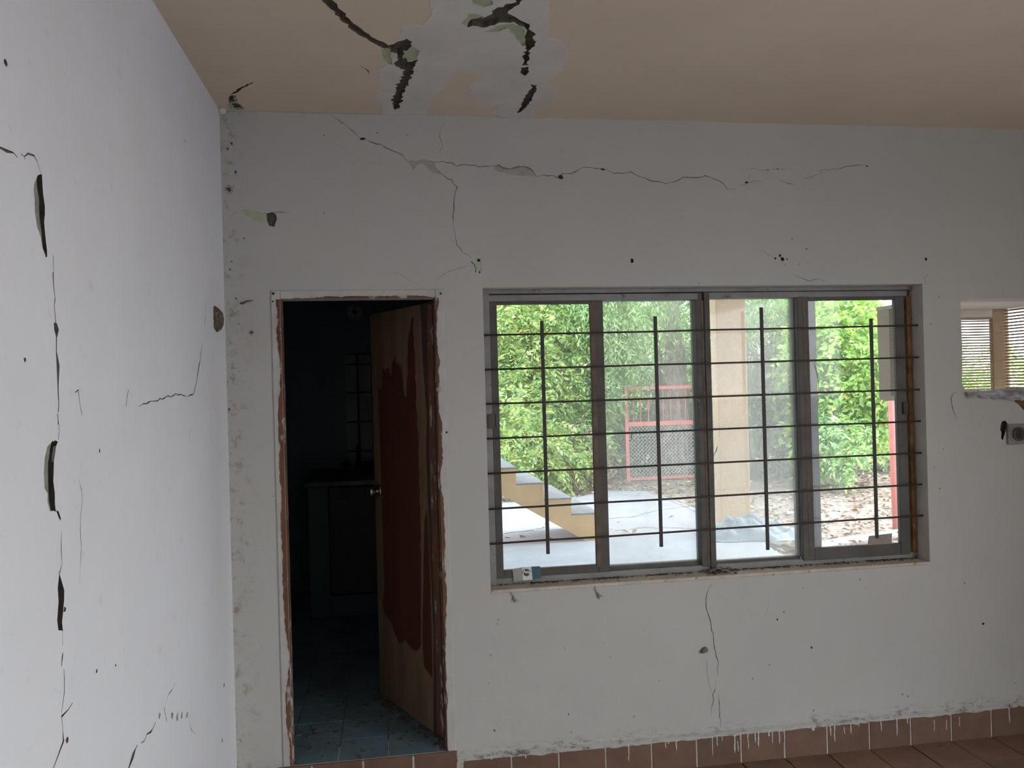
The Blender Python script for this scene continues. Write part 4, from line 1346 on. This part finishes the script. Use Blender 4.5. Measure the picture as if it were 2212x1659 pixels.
def slat_mesh(L, axis):
    m_ = MB()
    h, d = 0.0043, 0.016      # thin level blades
    if axis == 'x':
        m_.add([(0, -d / 2, -h), (L, -d / 2, -h), (L, d / 2, -h), (0, d / 2, -h), (0, -d / 2, h), (L, -d / 2, h), (L, d / 2, h), (0, d / 2, h)],
               [(0, 3, 2, 1), (4, 5, 6, 7), (0, 1, 5, 4), (1, 2, 6, 5), (2, 3, 7, 6), (3, 0, 4, 7)])
    else:
        m_.add([(-d / 2, 0, -h), (-d / 2, L, -h), (d / 2, L, -h), (d / 2, 0, -h), (-d / 2, 0, h), (-d / 2, L, h), (d / 2, L, h), (d / 2, 0, h)],
               [(0, 3, 2, 1), (4, 5, 6, 7), (0, 1, 5, 4), (1, 2, 6, 5), (2, 3, 7, 6), (3, 0, 4, 7)])
    return m_.mesh('slat', M['slat'])


sx = slat_mesh(BX1 - 0.098 - BX0 - 0.03, 'x')
sy = slat_mesh(BY1 - 0.03 - WT - 0.04, 'y')
sl = slat_mesh(BY1 - 0.105 - WT - 0.04, 'y')
sl.materials[0] = M['ochre_pale']
for i in range(NS):
    z = BZ0 + (i + 0.5) * pitch
    for me_, loc in ((sx, (BX0 + 0.03, BY1 - 0.015, z)), (sy, (BX1 - 0.015, WT + 0.04, z)), (sl, (BX0 + 0.015, WT + 0.04, z))):
        o = bpy.data.objects.new('slat', me_)
        link(o, lb)
        zo = loc[2] if me_ is sx else BZ0 + (i + 0.5) * (BZ1 - BZ0) / NS
        o.location = (loc[0], loc[1], zo + random.uniform(-0.001, 0.001))
# crumpled plastic over the sill of the small opening
pl = MB()
n = 40
rows = []
for j in range(5):
    row = []
    for i in range(n + 1):
        t = i / n
        x = SX0 + 0.01 + 0.62 * t
        yy = [0.05, 0.0, -0.012, -0.016, -0.012][j] + random.uniform(-0.006, 0.004)
        zz = SZ0 + [0.012, 0.010, 0.000, -0.016, -0.028][j] * (0.5 + 0.9 * min(1, t * 2.2)) + random.uniform(-0.004, 0.004)
        row.append((x, yy, zz))
    rows.append(row)
vs = [p for r_ in rows for p in r_]
pl.add(vs, [(j * (n + 1) + i, j * (n + 1) + i + 1, (j + 1) * (n + 1) + i + 1, (j + 1) * (n + 1) + i) for j in range(4) for i in range(n)])
pl.obj('plastic_sheet', M['plastic'], label='crumpled grey plastic sheet lying over the sill of the small opening', cat='plastic sheet')
# open junction box below the opening
jb0, jb1 = at(2174, 960, 0), at(2240, 914, 0)
jb = empty('junction_box', ((jb0[0] + jb1[0]) / 2, 0, jb0[2]), 'open dusty junction box in the wall below the small opening at the right edge', 'junction box')
box_obj('box_plate', (jb0[0], jb1[0], -0.014, 0.0, jb0[2], jb1[2]), M['box_grey'], jb, bevel=0.003)
jc = at(2200, 937, -0.014)
MB().lathe([(0.031, 0), (0.032, 0.010), (0.026, 0.012), (0.024, 0.001)], (jc[0], -0.014, jc[2]), (0, -1, 0), 20).obj('knockout_ring', M['dirt'], jb, smooth=True)
MB().lathe([(0.024, 0), (0.022, 0.002)], (jc[0], -0.0145, jc[2]), (0, -1, 0), 18).obj('socket_hole', M['crack_dark'], jb)

# ------------------------------------------------------------------ small creatures and nests on the wall
p = at(1211, 383, 0)
bt_ = MB()
bt_.lathe([(0.001, -0.010), (0.006, -0.007), (0.0075, 0.0), (0.0065, 0.006), (0.003, 0.010), (0.001, 0.011)], (p[0], -0.005, p[2]), (0.85, 0, -0.5), 12)
bt_.obj('beetle', M['black'], smooth=True, label='black beetle on the long crack above the window', cat='insect')


def spider(px, py, s, label):
    p = at(px, py, 0)
    m_ = MB()
    m_.lathe([(0.0008 * s, -0.006 * s), (0.003 * s, -0.004 * s), (0.0038 * s, 0), (0.002 * s, 0.004 * s), (0.0026 * s, 0.006 * s), (0.0008 * s, 0.009 * s)], (p[0], -0.004, p[2]), (0.3, 0, -0.95), 8)
    for k in range(8):
        a = math.radians(-70 + 47 * (k % 4) + (180 if k >= 4 else 0) + random.uniform(-8, 8))
        dx, dz = math.cos(a), math.sin(a)
        m_.tube([(p[0], -0.004, p[2]), (p[0] + dx * 0.008 * s, -0.008, p[2] + dz * 0.008 * s), (p[0] + dx * 0.016 * s, -0.001, p[2] + dz * 0.016 * s)], 0.0007 * s, 4)
    return m_.obj('spider', M['black'], label=label, cat='spider')


spider(495, 409, 1.1, 'dark spider high on the wall near the left corner')
spider(544, 718, 0.75, 'small dark spider just left of the door frame')
a_, b_ = at(519, 655, -0.003), at(546, 649, -0.003)
MB().tube([a_, a_ * 0.8 + b_ * 0.2 + np.array([0, 0, -0.003]), (a_ + b_) / 2 + np.array([0, 0, 0.002]), b_], [0.0035, 0.0045, 0.0035, 0.002], 7).obj('dry_twig', M['dirt'], smooth=True, label='short dark twig stuck to the wall left of the door head', cat='twig')
p = at(1520, 1404, 0)
MB().lathe([(0.002, -0.018), (0.008, -0.014), (0.010, -0.004), (0.0125, 0.006), (0.010, 0.014), (0.003, 0.017)], (p[0], -0.006, p[2]), (0.88, 0, 0.45), 12).obj('mud_nest', M['mud'], smooth=True, label='small grey mud nest beside the crack under the window', cat='insect nest')
P = [WL(*q) for q in [(461, 661), (466, 664), (471, 668), (478, 676), (481, 690), (479, 703), (474, 713), (467, 717), (462, 708), (461, 690)]]
MB().prism([(XL, y, z) for y, z in P], (0.006, 0, 0)).obj('wasp_nest', M['nest'], label='flat mottled brown nest stuck in the left wall corner', cat='insect nest')
p = at(470, 238, -0.01)
MB().lathe([(0.004, -0.012), (0.014, -0.008), (0.018, 0), (0.013, 0.010), (0.004, 0.013)], (XL + 0.012, -0.014, at(475, 237, -0.01)[2] - 0.006), (0.3, 0.2, 1), 10).obj('plaster_lump', M['patch'], smooth=True, label='white plaster lump in the upper corner by the ceiling', cat='plaster lump')
# hanging dust threads under the sill and on the grille
for (px, py, L, nm) in ((1285, 1262, 0.055, 'dust web hanging under the left half of the sill'), (1104, 1277, 0.045, 'dark dust thread hanging under the left end of the sill')):
    p = at(px, py, -0.006)
    pts = [(p[0] + random.uniform(-.003, .003) + 0.004 * i, -0.006, WZ0 - 0.008 - L * i / 5) for i in range(6)]
    m_ = MB().tube(pts, [0.0012, 0.0015, 0.002, 0.004, 0.005, 0.001], 5)
    m_.tube([pts[3], (pts[3][0] + 0.02, -0.005, pts[3][2] - 0.012)], 0.0008, 4)
    m_.obj('cobweb', M['web'], label=nm, cat='cobweb')
for i, (px, py, ex, ey) in enumerate(((1362, 934, 1363, 950), (1674, 786, 1676, 796), (1504, 862, 1512, 870), (1866, 914, 1870, 925), (1550, 964, 1541, 985), (1759, 785, 1769, 842))):
    a_, b_ = at(px, py, 0.044), at(ex, ey, 0.06)
    c_ = (a_ + b_) / 2 + np.array([0.004, 0, 0.002])
    MB().tube([a_, c_, b_], [0.001, 0.0022, 0.0008], 5).obj('debris_strand', M['web'], gr, kind='stuff')
p = None

# ------------------------------------------------------------------ OUTSIDE: ground, slabs, porch
GZ = 0.06
box_obj('ground', (-40, 50, WT + 0.0, 60, GZ - 0.3, GZ), M['soil'], kind='structure')
MB().box(-40, 50, -60, YF - 0.16, -0.30, -0.03).box(XR + 0.16, 50, YF - 0.16, 0.14, -0.30, -0.03).obj('ground', M['concrete'], kind='structure')


def slab(name, poly, z0, z1, m, **kw):
    return MB().prism([(x, y, z0) for x, y in poly], (0, 0, z1 - z0)).obj(name, M[m], bevel=0.006, **kw)


g1 = lambda x, y, z=0.10: tuple(gnd(x, y, z)[:2])
slab_poly = [(-3.0, 3.5), (3.3, 3.5), g1(1660, 1166), g1(1640, 1150), g1(1570, 1119), g1(1500, 1096), g1(1435, 1072), g1(1393, 1060), g1(1310, 1060), g1(1245, 1074), g1(1110, 1084), (-3.0, 7.0)]
slab('yard_slab', slab_poly, GZ - 0.1, 0.10, 'concrete', kind='structure')
porch_poly = [(KX1 + 0.02, WT), (3.25, WT), (3.25, 3.0), g1(1712, 1206, ZK), g1(1675, 1190, ZK), g1(1660, 1178, ZK), (3.62, 4.16), (-3.0, 4.16), (-3.0, 3.1), (KX1 + 0.02, 3.1)]
slab('porch_floor', porch_poly, GZ - 0.1, ZK, 'porch', kind='structure')
slab('kerb', [g1(1760, 1186), g1(1900, 1163), g1(2050, 1140), g1(2052, 1129), g1(1890, 1151), g1(1762, 1172)], GZ - 0.05, 0.11, 'concrete', kind='structure')
# cracks in the yard slab, raised lips of debris
ck = MB()
for pts in ([(1310, 1121), (1370, 1116), (1420, 1103), (1500, 1092)], [(1090, 1152), (1140, 1147), (1175, 1141)], [(1398, 1060), (1450, 1082), (1510, 1108)], [(1330, 1146), (1400, 1139), (1500, 1142)]):
    q = [gnd(x, y, 0.101) for x, y in pts]
    for a, b in zip(q, q[1:]):
        d = b - a
        m = max(2, int(np.linalg.norm(d) / 0.1))
        for i in range(m):
            p0, p1 = a + d * i / m, a + d * (i + 1) / m
            ck.tube([p0 + RNG.normal(0, .012, 3) * [1, 1, 0], p1 + RNG.normal(0, .012, 3) * [1, 1, 0]], 0.0028, 4)
ck.obj('slab_crack_debris', M['dirt'], kind='stuff', label='lines of dark grit in the cracks of the pale yard slab', cat='debris')
# ochre porch column and roof over the porch
col_o = empty('porch_column', (3.34, 4.2, ZK), 'ochre plastered porch column standing on the porch edge', 'column')
box_obj('shaft', (3.20, 3.51, 4.19, 4.34, ZK, 2.95), M['ochre'], col_o, bevel=0.008)
box_obj('base', (3.185, 3.525, 4.175, 4.355, ZK - 0.1, ZK + 0.03), M['ochre'], col_o, bevel=0.006)
box_obj('roof_porch', (-3.2, 4.4, WT + 0.001, 4.5, 2.95, 3.10), M['ochre'], kind='structure')

# ------------------------------------------------------------------ STAIRCASE outside
st = empty('staircase', (1.2, 4.7, ZK), 'ochre sided concrete staircase rising to the left outside the leftmost pane', 'staircase')
SY0, SY1 = 4.22, 5.25
RI, TR = 0.1565, 0.265
x_end = 1.995
prof = []
NST = 12
x, z = x_end, 0.098
prof.append((x, z))
for i in range(NST):
    z += RI
    prof.append((x, z)); x -= TR if i else 0.03
    prof.append((x, z))
under = lambda xx: 0.643 - 0.592 * (xx - 1.023)
prof.append((x, under(x)))
prof.append((1.97 - 0.04, 0.098))
MB().prism([(a, SY0, b) for a, b in prof], (0, SY1 - SY0, 0)).obj('stringer', M['ochre'], st)
x, z = x_end, 0.098
for i in range(NST):
    z += RI
    if i == 0:
        x -= 0.03
        continue
    box_obj('tread', (x - TR + 0.001, x + 0.006, SY0 - 0.004, SY1 + 0.004, z - 0.004, z + 0.012), M['tread'], st, bevel=0.004)
    x -= TR

# ------------------------------------------------------------------ RED GATE leaning by the tree
GY = gnd(1353, 1041, GZ)[1]
gz = lambda x, y: at(x, y, GY)
gt = empty('red_gate', tuple(gz(1430, 1040)), 'faded red metal gate leaf with chain link standing before the big tree', 'gate')
pA, pB = gz(1351, 833), gz(1357, 1041)
xl = pA[0]
xr = gz(1530, 900)[0]
ztop, zmid, zbot = gz(1351, 836)[2], gz(1350, 917)[2], gz(1470, 1030)[2]
t_ = 0.028
MB().prism([(xl - t_, GY - t_, GZ), (xl + t_, GY - t_, GZ), (xl + t_, GY + t_, GZ), (xl - t_, GY + t_, GZ)], (0, 0, ztop - GZ)).obj('gate_post', M['red'], gt)
MB().prism([(xr - t_, GY - t_, GZ), (xr + t_, GY - t_, GZ), (xr + t_, GY + t_, GZ), (xr - t_, GY + t_, GZ)], (0, 0, ztop - GZ)).obj('gate_post', M['red'], gt)
box_obj('rail', (xl + t_, xr - t_, GY - 0.02, GY + 0.02, ztop - 0.05, ztop), M['red'], gt)
box_obj('rail', (xl + t_, xr - t_, GY - 0.025, GY + 0.025, zmid - 0.035, zmid + 0.035), M['red'], gt)
box_obj('rail', (xl + t_, xr - t_, GY - 0.02, GY + 0.02, zbot - 0.02, zbot + 0.02), M['red'], gt)
pos = [gz(x, 870)[0] for x in (1367, 1383, 1400, 1417, 1432, 1448, 1465, 1480, 1496, 1512)]
for i, x in enumerate(pos):
    if x > xr - 0.03:
        continue
    m_ = MB().tube([(x, GY, zmid + 0.03), (x, GY, ztop - 0.045)], 0.009, 6)
    if i in (0, 2, 4, 6, 8):      # little forged spear and scrolls on every second bar
        zc = zmid + (ztop - zmid) * (0.72 if i in (0, 8) else 0.45)
        for s in (-1, 1):
            m_.tube([(x, GY, zc - 0.05), (x + s * 0.022, GY, zc - 0.02), (x + s * 0.034, GY, zc + 0.03)], [0.009, 0.008, 0.004], 5)
            m_.tube([(x, GY, zc + 0.01), (x + s * 0.018, GY, zc + 0.035), (x + s * 0.028, GY, zc + 0.075)], [0.008, 0.007, 0.003], 5)
    m_.obj('gate_bar', M['red'], gt)
# chain link: interlocked zigzag wires
cm = MB()
cell = 0.062
nx = int((xr - xl - 2 * t_) / cell)
nz = int((zmid - zbot) / (cell / 2))
for i in range(2 * nx):
    pts = []
    for j in range(nz + 1):
        off = (j % 2) if i % 2 == 0 else ((j + 1) % 2)
        pts.append((xl + t_ + cell / 2 * (i + off), GY + 0.003 * (1 if (j + i) % 2 else -1), zbot + j * cell / 2))
    cm.tube(pts, 0.0042, 3, cap=False)
cm.obj('chain_link', M['wire'], gt, kind='stuff')
# red pole to the right, seen under the louvred box
rp = gnd(1937, 1152, GZ)
MB().tube([(rp[0], rp[1], GZ - 0.05), (rp[0] - 0.01, rp[1], 0.7), (rp[0] - 0.015, rp[1], 1.62)], 0.037, 12).obj('red_pole', M['red'], smooth=True, label='faded red steel pole standing in the leaf litter below the louvred box', cat='pole')

# ------------------------------------------------------------------ TARP crumpled by the column foot
tpx = gnd(1645, 1168, ZK)
NXT, NYT = 46, 26
hx, hy = 0.46, 0.24
hgt = RNG.normal(0, 1, (9, 9))
vs, fs = [], []
for j in range(NYT + 1):
    for i in range(NXT + 1):
        u, v = i / NXT * 2 - 1, j / NYT * 2 - 1
        e = max(0.0, 1 - (abs(u) ** 2.5 + abs(v) ** 2.2))
        fold = 0.5 * math.sin(7 * u + 5 * v + 1.3 * math.sin(4 * v)) + 0.35 * math.sin(13 * v - 6 * u + 2 * math.sin(5 * u)) + 0.25 * math.sin(21 * u + 9 * v)
        h = 0.20 * e ** 0.7 * (0.75 + 0.35 * fold) * (1.0 - 0.25 * u)
        if e <= 0:
            h = 0.004 + 0.006 * abs(fold)
        vs.append((tpx[0] + u * hx * (1 + 0.06 * math.sin(9 * v)), tpx[1] + 0.18 + v * hy * (1 + 0.08 * math.sin(7 * u)) - 0.10 * u, ZK + 0.002 + max(0.0, h)))
for j in range(NYT):
    for i in range(NXT):
        a = j * (NXT + 1) + i
        fs.append((a, a + 1, a + NXT + 2, a + NXT + 1))
MB().add(vs, fs).obj('tarp', M['tarp'], smooth=True, label='crumpled pale blue tarp lying by the foot of the ochre column', cat='tarp')


# ------------------------------------------------------------------ FOLIAGE
def leaf_mesh(name, base, d, up, L, Wd):
    """base (n,3), unit direction d, normal up, length, width -> n folded diamond leaves"""
    n = len(base)
    side = np.cross(d, up)
    side /= np.linalg.norm(side, axis=1, keepdims=True) + 1e-9
    nrm = np.cross(side, d)
    L = L[:, None]
    Wd = Wd[:, None]
    v = np.empty((n, 4, 3))
    v[:, 0] = base
    v[:, 1] = base + d * L * 0.45 + side * Wd * 0.5 + nrm * Wd * 0.18
    v[:, 2] = base + d * L - nrm * L * 0.08
    v[:, 3] = base + d * L * 0.45 - side * Wd * 0.5 + nrm * Wd * 0.18
    me = bpy.data.meshes.new(name)
    me.vertices.add(n * 4)
    me.vertices.foreach_set('co', v.reshape(-1))
    me.loops.add(n * 6)
    o = np.arange(n)[:, None] * 4
    me.loops.foreach_set('vertex_index', (o + np.array([[0, 1, 2, 0, 2, 3]])).reshape(-1).astype(np.int32))
    me.polygons.add(n * 2)
    me.polygons.foreach_set('loop_start', (np.arange(n * 2) * 3).astype(np.int32))
    me.polygons.foreach_set('loop_total', np.full(n * 2, 3, np.int32))
    me.update(calc_edges=True)
    return me


def unit(v):
    return v / (np.linalg.norm(v, axis=1, keepdims=True) + 1e-9)


def sprays(c, rad, ns, nl, slen, L, wr, droop=0.5, shell=0.55, out=0.8, hang=0.3):
    """pinnate sprays scattered through an ellipsoid -> base, dir, up, L, W arrays"""
    c = np.array(c, float)
    rad = np.array(rad, float)
    q = unit(RNG.normal(0, 1, (ns, 3)))
    r = shell + (1 - shell) * RNG.random((ns, 1)) ** 0.6
    p = c + q * rad * r
    d = unit(q * out + RNG.normal(0, 0.6, (ns, 3)) + np.array([0, 0, -droop]))
    t = np.linspace(0.1, 1.0, nl)
    sl = slen * (0.6 + 0.8 * RNG.random((ns, 1)))
    base = p[:, None, :] + d[:, None, :] * (t[None, :, None] * sl[:, None, :]) + np.array([0, 0, -1.0]) * (hang * slen * t[None, :, None] ** 2)
    upv = unit(RNG.normal(0, 0.5, (ns, 3)) + np.array([0, 0, 1.0]))
    side = unit(np.cross(d, upv))
    sg = np.where(np.arange(nl) % 2 == 0, 1.0, -1.0)[None, :, None]
    ld = d[:, None, :] * 0.7 + side[:, None, :] * sg * 0.9 + RNG.normal(0, 0.25, (ns, nl, 3)) + np.array([0, 0, -0.25 * droop])
    ld = unit(ld.reshape(-1, 3))
    upn = unit(np.repeat(upv, nl, 0) + RNG.normal(0, 0.35, (ns * nl, 3)))
    Ls = L * (0.6 + 0.7 * RNG.random(ns * nl))
    return base.reshape(-1, 3), ld, upn, Ls, Ls * wr


def foliage(name, parts, m, parent):
    A = [np.concatenate([p[i] for p in parts]) for i in range(5)]
    keep = (A[0][:, 2] > GZ + 0.02) & (A[0][:, 1] > 3.0)
    A = [a[keep] for a in A]
    me = leaf_mesh(name, *A)
    me.materials.append(M[m])
    o = bpy.data.objects.new(name, me)
    return link(o, parent, kind='stuff')


def wiggle(a, b, n, amp):
    a, b = np.array(a, float), np.array(b, float)
    return [a + (b - a) * i / n + (RNG.normal(0, amp, 3) if 0 < i < n else 0) for i in range(n + 1)]


def plant(name, label, cat, clumps, leafm, foot, stems, stem_r, group=None, twig='bark', twigs=0, lp=(11, 0.30, 0.095, 0.40), droop=0.5, dens=0.85, hang=0.3):
    """clumps: list of (px, py, Y, rx, ry, rz, n)"""
    t = empty(name, foot, label, cat, group)
    parts = []
    cs = []
    for (px, py, Y, rx, ry, rz, n) in clumps:
        c = at(px, py, Y)
        cs.append((c, (rx, ry, rz)))
        parts.append(sprays(c, (rx, ry, rz), int(n * dens), lp[0], lp[1], lp[2], lp[3], droop=droop, hang=hang))
    foliage('foliage', parts, leafm, t)
    for k in range(stems):
        c, r = cs[k % len(cs)]
        e = c + RNG.normal(0, 0.4, 3) * r
        e[2] = max(e[2], GZ + 0.3)
        f0 = np.array(foot) + np.array([RNG.normal(0, 0.08), RNG.normal(0, 0.08), -0.05])
        pts = wiggle(f0, e, 6, 0.05)
        MB().tube(pts, list(np.linspace(stem_r, stem_r * 0.3, 7)), 6).obj('stem', M[twig], t, smooth=True)
    if twigs:
        m_ = MB()
        for k in range(twigs):
            c, r = cs[k % len(cs)]
            q = unit(RNG.normal(0, 1, (1, 3)))[0]
            a = c + q * r * 0.5
            b = c + q * r * (1.05 + 0.2 * RNG.random()) + np.array([0, 0, -0.1])
            pts = wiggle(a, b, 5, 0.07)
            m_.tube(pts, list(np.linspace(0.011, 0.004, 6)), 4)
        m_.obj('twigs', M['twig'], t, kind='stuff')
    return t


def foot(px, py):
    p = gnd(px, py, GZ)
    return (float(p[0]), float(p[1]), GZ)


# left pane: yellow-green shrub in front of a taller fresh green one
plant('shrub', 'yellow green shrub low behind the staircase at left', 'shrub',
      [(1120, 955, 7.9, 0.55, 0.5, 0.45, 420), (1085, 900, 8.3, 0.6, 0.5, 0.55, 380), (1190, 985, 8.3, 0.5, 0.5, 0.35, 260)], 'leaf_yellow', foot(1130, 1045), 6, 0.018, twigs=14, droop=0.5)
plant('small_tree', 'tall yellow and green tree in the leftmost pane', 'tree',
      [(1100, 690, 9.3, 0.95, 0.8, 0.7, 900), (1130, 780, 9.1, 0.8, 0.7, 0.6, 700), (1060, 830, 9.3, 0.9, 0.7, 0.7, 600), (1150, 860, 9.0, 0.6, 0.6, 0.5, 420), (1020, 700, 9.6, 1.0, 0.8, 0.9, 500)], 'leaf_yellow', (2.3, 9.5, GZ), 7, 0.045, twigs=30)
plant('small_tree', 'fresh green tree between the staircase and the red gate', 'tree',
      [(1235, 700, 9.8, 0.9, 0.8, 0.8, 850), (1245, 830, 9.5, 0.75, 0.7, 0.7, 650), (1225, 930, 9.2, 0.65, 0.6, 0.5, 420), (1290, 760, 10.2, 0.7, 0.7, 0.9, 500), (1250, 640, 10.2, 0.9, 0.8, 0.6, 450)], 'leaf_green', (3.1, 10.0, GZ), 7, 0.045, twigs=70, hang=0.5, droop=0.8)
plant('dry_bush', 'straw coloured dry bush between the staircase and the red gate', 'bush',
      [(1250, 955, 8.5, 0.38, 0.35, 0.28, 150), (1205, 1000, 8.3, 0.3, 0.3, 0.16, 80), (1290, 1000, 8.8, 0.3, 0.3, 0.2, 80)], 'leaf_dry', foot(1255, 1035), 8, 0.012, twig='twig', twigs=40, lp=(8, 0.25, 0.07, 0.3))
# big trunk behind the gate with hanging sprays
tk = gnd(1462, 1030, GZ)
big = empty('big_tree', (tk[0], tk[1] + 0.5, GZ), 'big rough barked tree behind the red gate', 'tree')
ty_ = tk[1] + 0.45
b0, b1, b2, b3 = at(1462, 1040, ty_), at(1455, 860, ty_), at(1442, 720, ty_), at(1428, 600, ty_)
b0[2] = GZ - 0.1
b4 = b3 + np.array([-0.3, 0.3, 2.2])
MB().tube(wiggle(b0, b1, 5, 0.02) + wiggle(b1, b2, 4, 0.02)[1:] + [b3, b4], [0.42, 0.36, 0.32, 0.30, 0.29, 0.28, 0.27, 0.26, 0.26, 0.25, 0.24, 0.16], 16).obj('trunk', M['bark'], big, smooth=True)
for (px, py, Y, qx, qy, r) in ((1440, 705, ty_, 1360, 655, 0.10), (1440, 690, ty_, 1500, 600, 0.12), (1400, 690, ty_ + 0.6, 1330, 620, 0.07)):
    MB().tube(wiggle(at(px, py, Y), at(qx, qy, Y + 0.3), 5, 0.05), [r, r * 0.9, r * 0.8, r * 0.7, r * 0.55, r * 0.4], 8).obj('branch', M['bark'], big, smooth=True)
parts = [sprays(at(px, py, Y), (rx, ry, rz), n, 14, 0.42, 0.095, 0.26, droop=1.3, hang=0.7) for (px, py, Y, rx, ry, rz, n) in
         ((1330, 640, 8.9, 0.8, 0.7, 0.5, 260), (1555, 640, 8.8, 0.5, 0.6, 0.5, 180), (1340, 560, 9.3, 0.7, 1.2, 0.6, 220), (1345, 720, 9.0, 0.4, 0.5, 0.4, 130), (1620, 620, 9.2, 0.9, 0.8, 0.6, 260))]
foliage('foliage', parts, 'leaf_green', big)
cn = sprays((4.5, 8.0, 6.4), (5.5, 4.0, 1.2), 1300, 12, 0.7, 0.15, 0.42, droop=0.6, shell=0.3, hang=0.4)  # unseen crown spread overhead, added to shade the yard
foliage('shade_canopy', [cn], 'leaf_green', big)
# undergrowth behind the gate
plant('undergrowth_bush', 'dark tangled bush left of the gate post under the trees', 'bush',
      [(1320, 900, 10.6, 0.8, 0.6, 0.75, 520), (1380, 870, 11.0, 0.7, 0.6, 0.9, 520), (1310, 1000, 10.2, 0.6, 0.5, 0.35, 220), (1400, 980, 10.6, 0.6, 0.5, 0.5, 240)], 'leaf_grey', (4.3, 11.0, GZ), 6, 0.03, twigs=60)
plant('undergrowth_bush', 'dark tangled bush right of the big trunk behind the gate', 'bush',
      [(1510, 860, 10.8, 0.7, 0.6, 1.0, 560), (1530, 980, 10.4, 0.7, 0.5, 0.5, 320), (1480, 950, 11.2, 0.6, 0.5, 0.7, 260)], 'leaf_grey', (6.3, 11.0, GZ), 6, 0.03, twigs=60)
# third pane
plant('small_tree', 'grey green tree right of the ochre column', 'tree',
      [(1640, 740, 9.6, 0.8, 0.7, 0.8, 560), (1680, 850, 9.4, 0.8, 0.7, 0.7, 560), (1650, 950, 9.0, 0.7, 0.6, 0.45, 360), (1720, 700, 10.0, 0.8, 0.7, 0.9, 420)], 'leaf_grey', (6.6, 9.8, GZ), 6, 0.05, twigs=40, droop=0.9, hang=0.6)
tr2 = empty('big_tree', (7.5, 10.6, GZ), 'leaning grey trunk seen through the dusty third pane', 'tree')
MB().tube(wiggle(at(1715, 1000, 10.6) * [1, 1, 0] + [0, 0, GZ - .1], at(1690, 600, 10.6), 6, 0.03), [0.28, 0.24, 0.22, 0.21, 0.2, 0.19, 0.18], 14).obj('trunk', M['bark'], tr2, smooth=True)
foliage('foliage', [sprays(at(1700, 590, 10.6), (1.4, 1.2, 0.8), 420, 13, 0.38, 0.09, 0.28, droop=1.2, hang=0.7)], 'leaf_green', tr2)
# fourth pane: bright broad-leaved vine tree
plant('small_tree', 'bright green broad leaved tree in the rightmost pane', 'tree',
      [(1800, 760, 8.0, 0.75, 0.6, 0.75, 560), (1850, 800, 7.8, 0.75, 0.6, 0.65, 560), (1800, 900, 7.9, 0.55, 0.5, 0.45, 330), (1860, 890, 7.9, 0.45, 0.5, 0.40, 240), (1790, 660, 8.6, 0.8, 0.6, 0.5, 380)], 'leaf_bright', foot(1800, 1005), 6, 0.03, twigs=16,
      lp=(9, 0.30, 0.105, 0.62), droop=0.5)
plant('shrub', 'loose green bush with trailing leaves at the leaf litter edge', 'shrub',
      [(1790, 945, 7.2, 0.42, 0.4, 0.30, 190), (1800, 972, 7.0, 0.28, 0.3, 0.16, 80)], 'leaf_green', foot(1790, 1022), 4, 0.014, twigs=10)
plant('shrub', 'thin olive bush behind the red pole', 'shrub',
      [(1930, 930, 9.0, 0.6, 0.5, 0.5, 220), (2000, 920, 9.4, 0.9, 0.6, 0.4, 200)], 'leaf_grey', (9.3, 9.6, GZ), 5, 0.02, twigs=30)
# trees beyond, a thinner green screen
far = [('leaf_green', 860, 780, 15.5, 3.0, 2.6), ('leaf_yellow', 1090, 780, 16.5, 2.6, 2.3), ('leaf_green', 1290, 760, 17, 2.6, 2.6), ('leaf_grey', 1440, 830, 18, 2.6, 2.4), ('leaf_green', 1610, 790, 17, 2.4, 2.4),
       ('leaf_grey', 1780, 850, 18, 2.2, 1.7), ('leaf_bright', 1990, 900, 16, 2.2, 1.0), ('leaf_yellow', 2190, 850, 15, 2.6, 1.0)]
names = ['far left beyond the staircase', 'yellowing, beyond the staircase', 'straight behind the red gate', 'grey, behind the big trunk', 'behind the ochre column', 'grey, low, right of the column', 'pale, under the louvred box', 'yellowing, behind the louvred box']
for (lm, px, py, Y, r, rz), nm in zip(far, names):
    c = at(px, py, Y)
    plant('distant_tree', 'distant leafy tree ' + nm, 'tree', [(px, py, Y, r, 1.5, rz, 850), (px + 20, py + 90, Y - 0.6, r * 0.9, 1.2, rz * 0.6, 420)], lm, (float(c[0]), float(c[1]), GZ), 3, 0.09,
          group='trees beyond the yard', lp=(11, 0.6, 0.17, 0.42), droop=0.7)

# fallen leaves over the bare ground
N = 34000
px_ = RNG.uniform(-2, 18, N)
py_ = 3.0 + 15 * RNG.random(N) ** 1.5
P2 = np.array(slab_poly)
ins = inpoly(px_, py_, P2)
PP = np.array(porch_poly)
ins2 = inpoly(px_, py_, PP)
keep = (~ins | (RNG.random(N) < 0.035)) & (~ins2) & (py_ > 3.2)
px_, py_, ins = px_[keep], py_[keep], ins[keep]
n = len(px_)
zz = np.where(ins, 0.103, GZ + 0.004) + RNG.random(n) * np.where(ins, 0.006, 0.03)
a = RNG.uniform(0, 6.283, n)
d = unit(np.stack([np.cos(a), np.sin(a), RNG.normal(0, 0.25, n)], 1))
u_ = unit(np.stack([RNG.normal(0, 0.4, n), RNG.normal(0, 0.4, n), np.ones(n)], 1))
Ls = 0.05 + 0.07 * RNG.random(n)
me = leaf_mesh('fallen_leaves', np.stack([px_, py_, zz], 1), d, u_, Ls, Ls * 0.5)
me.materials.append(M['leaf_dry'])
link(bpy.data.objects.new('fallen_leaves', me), None, 'brown dry leaves scattered over the yard beyond the slab', 'fallen leaves', kind='stuff')
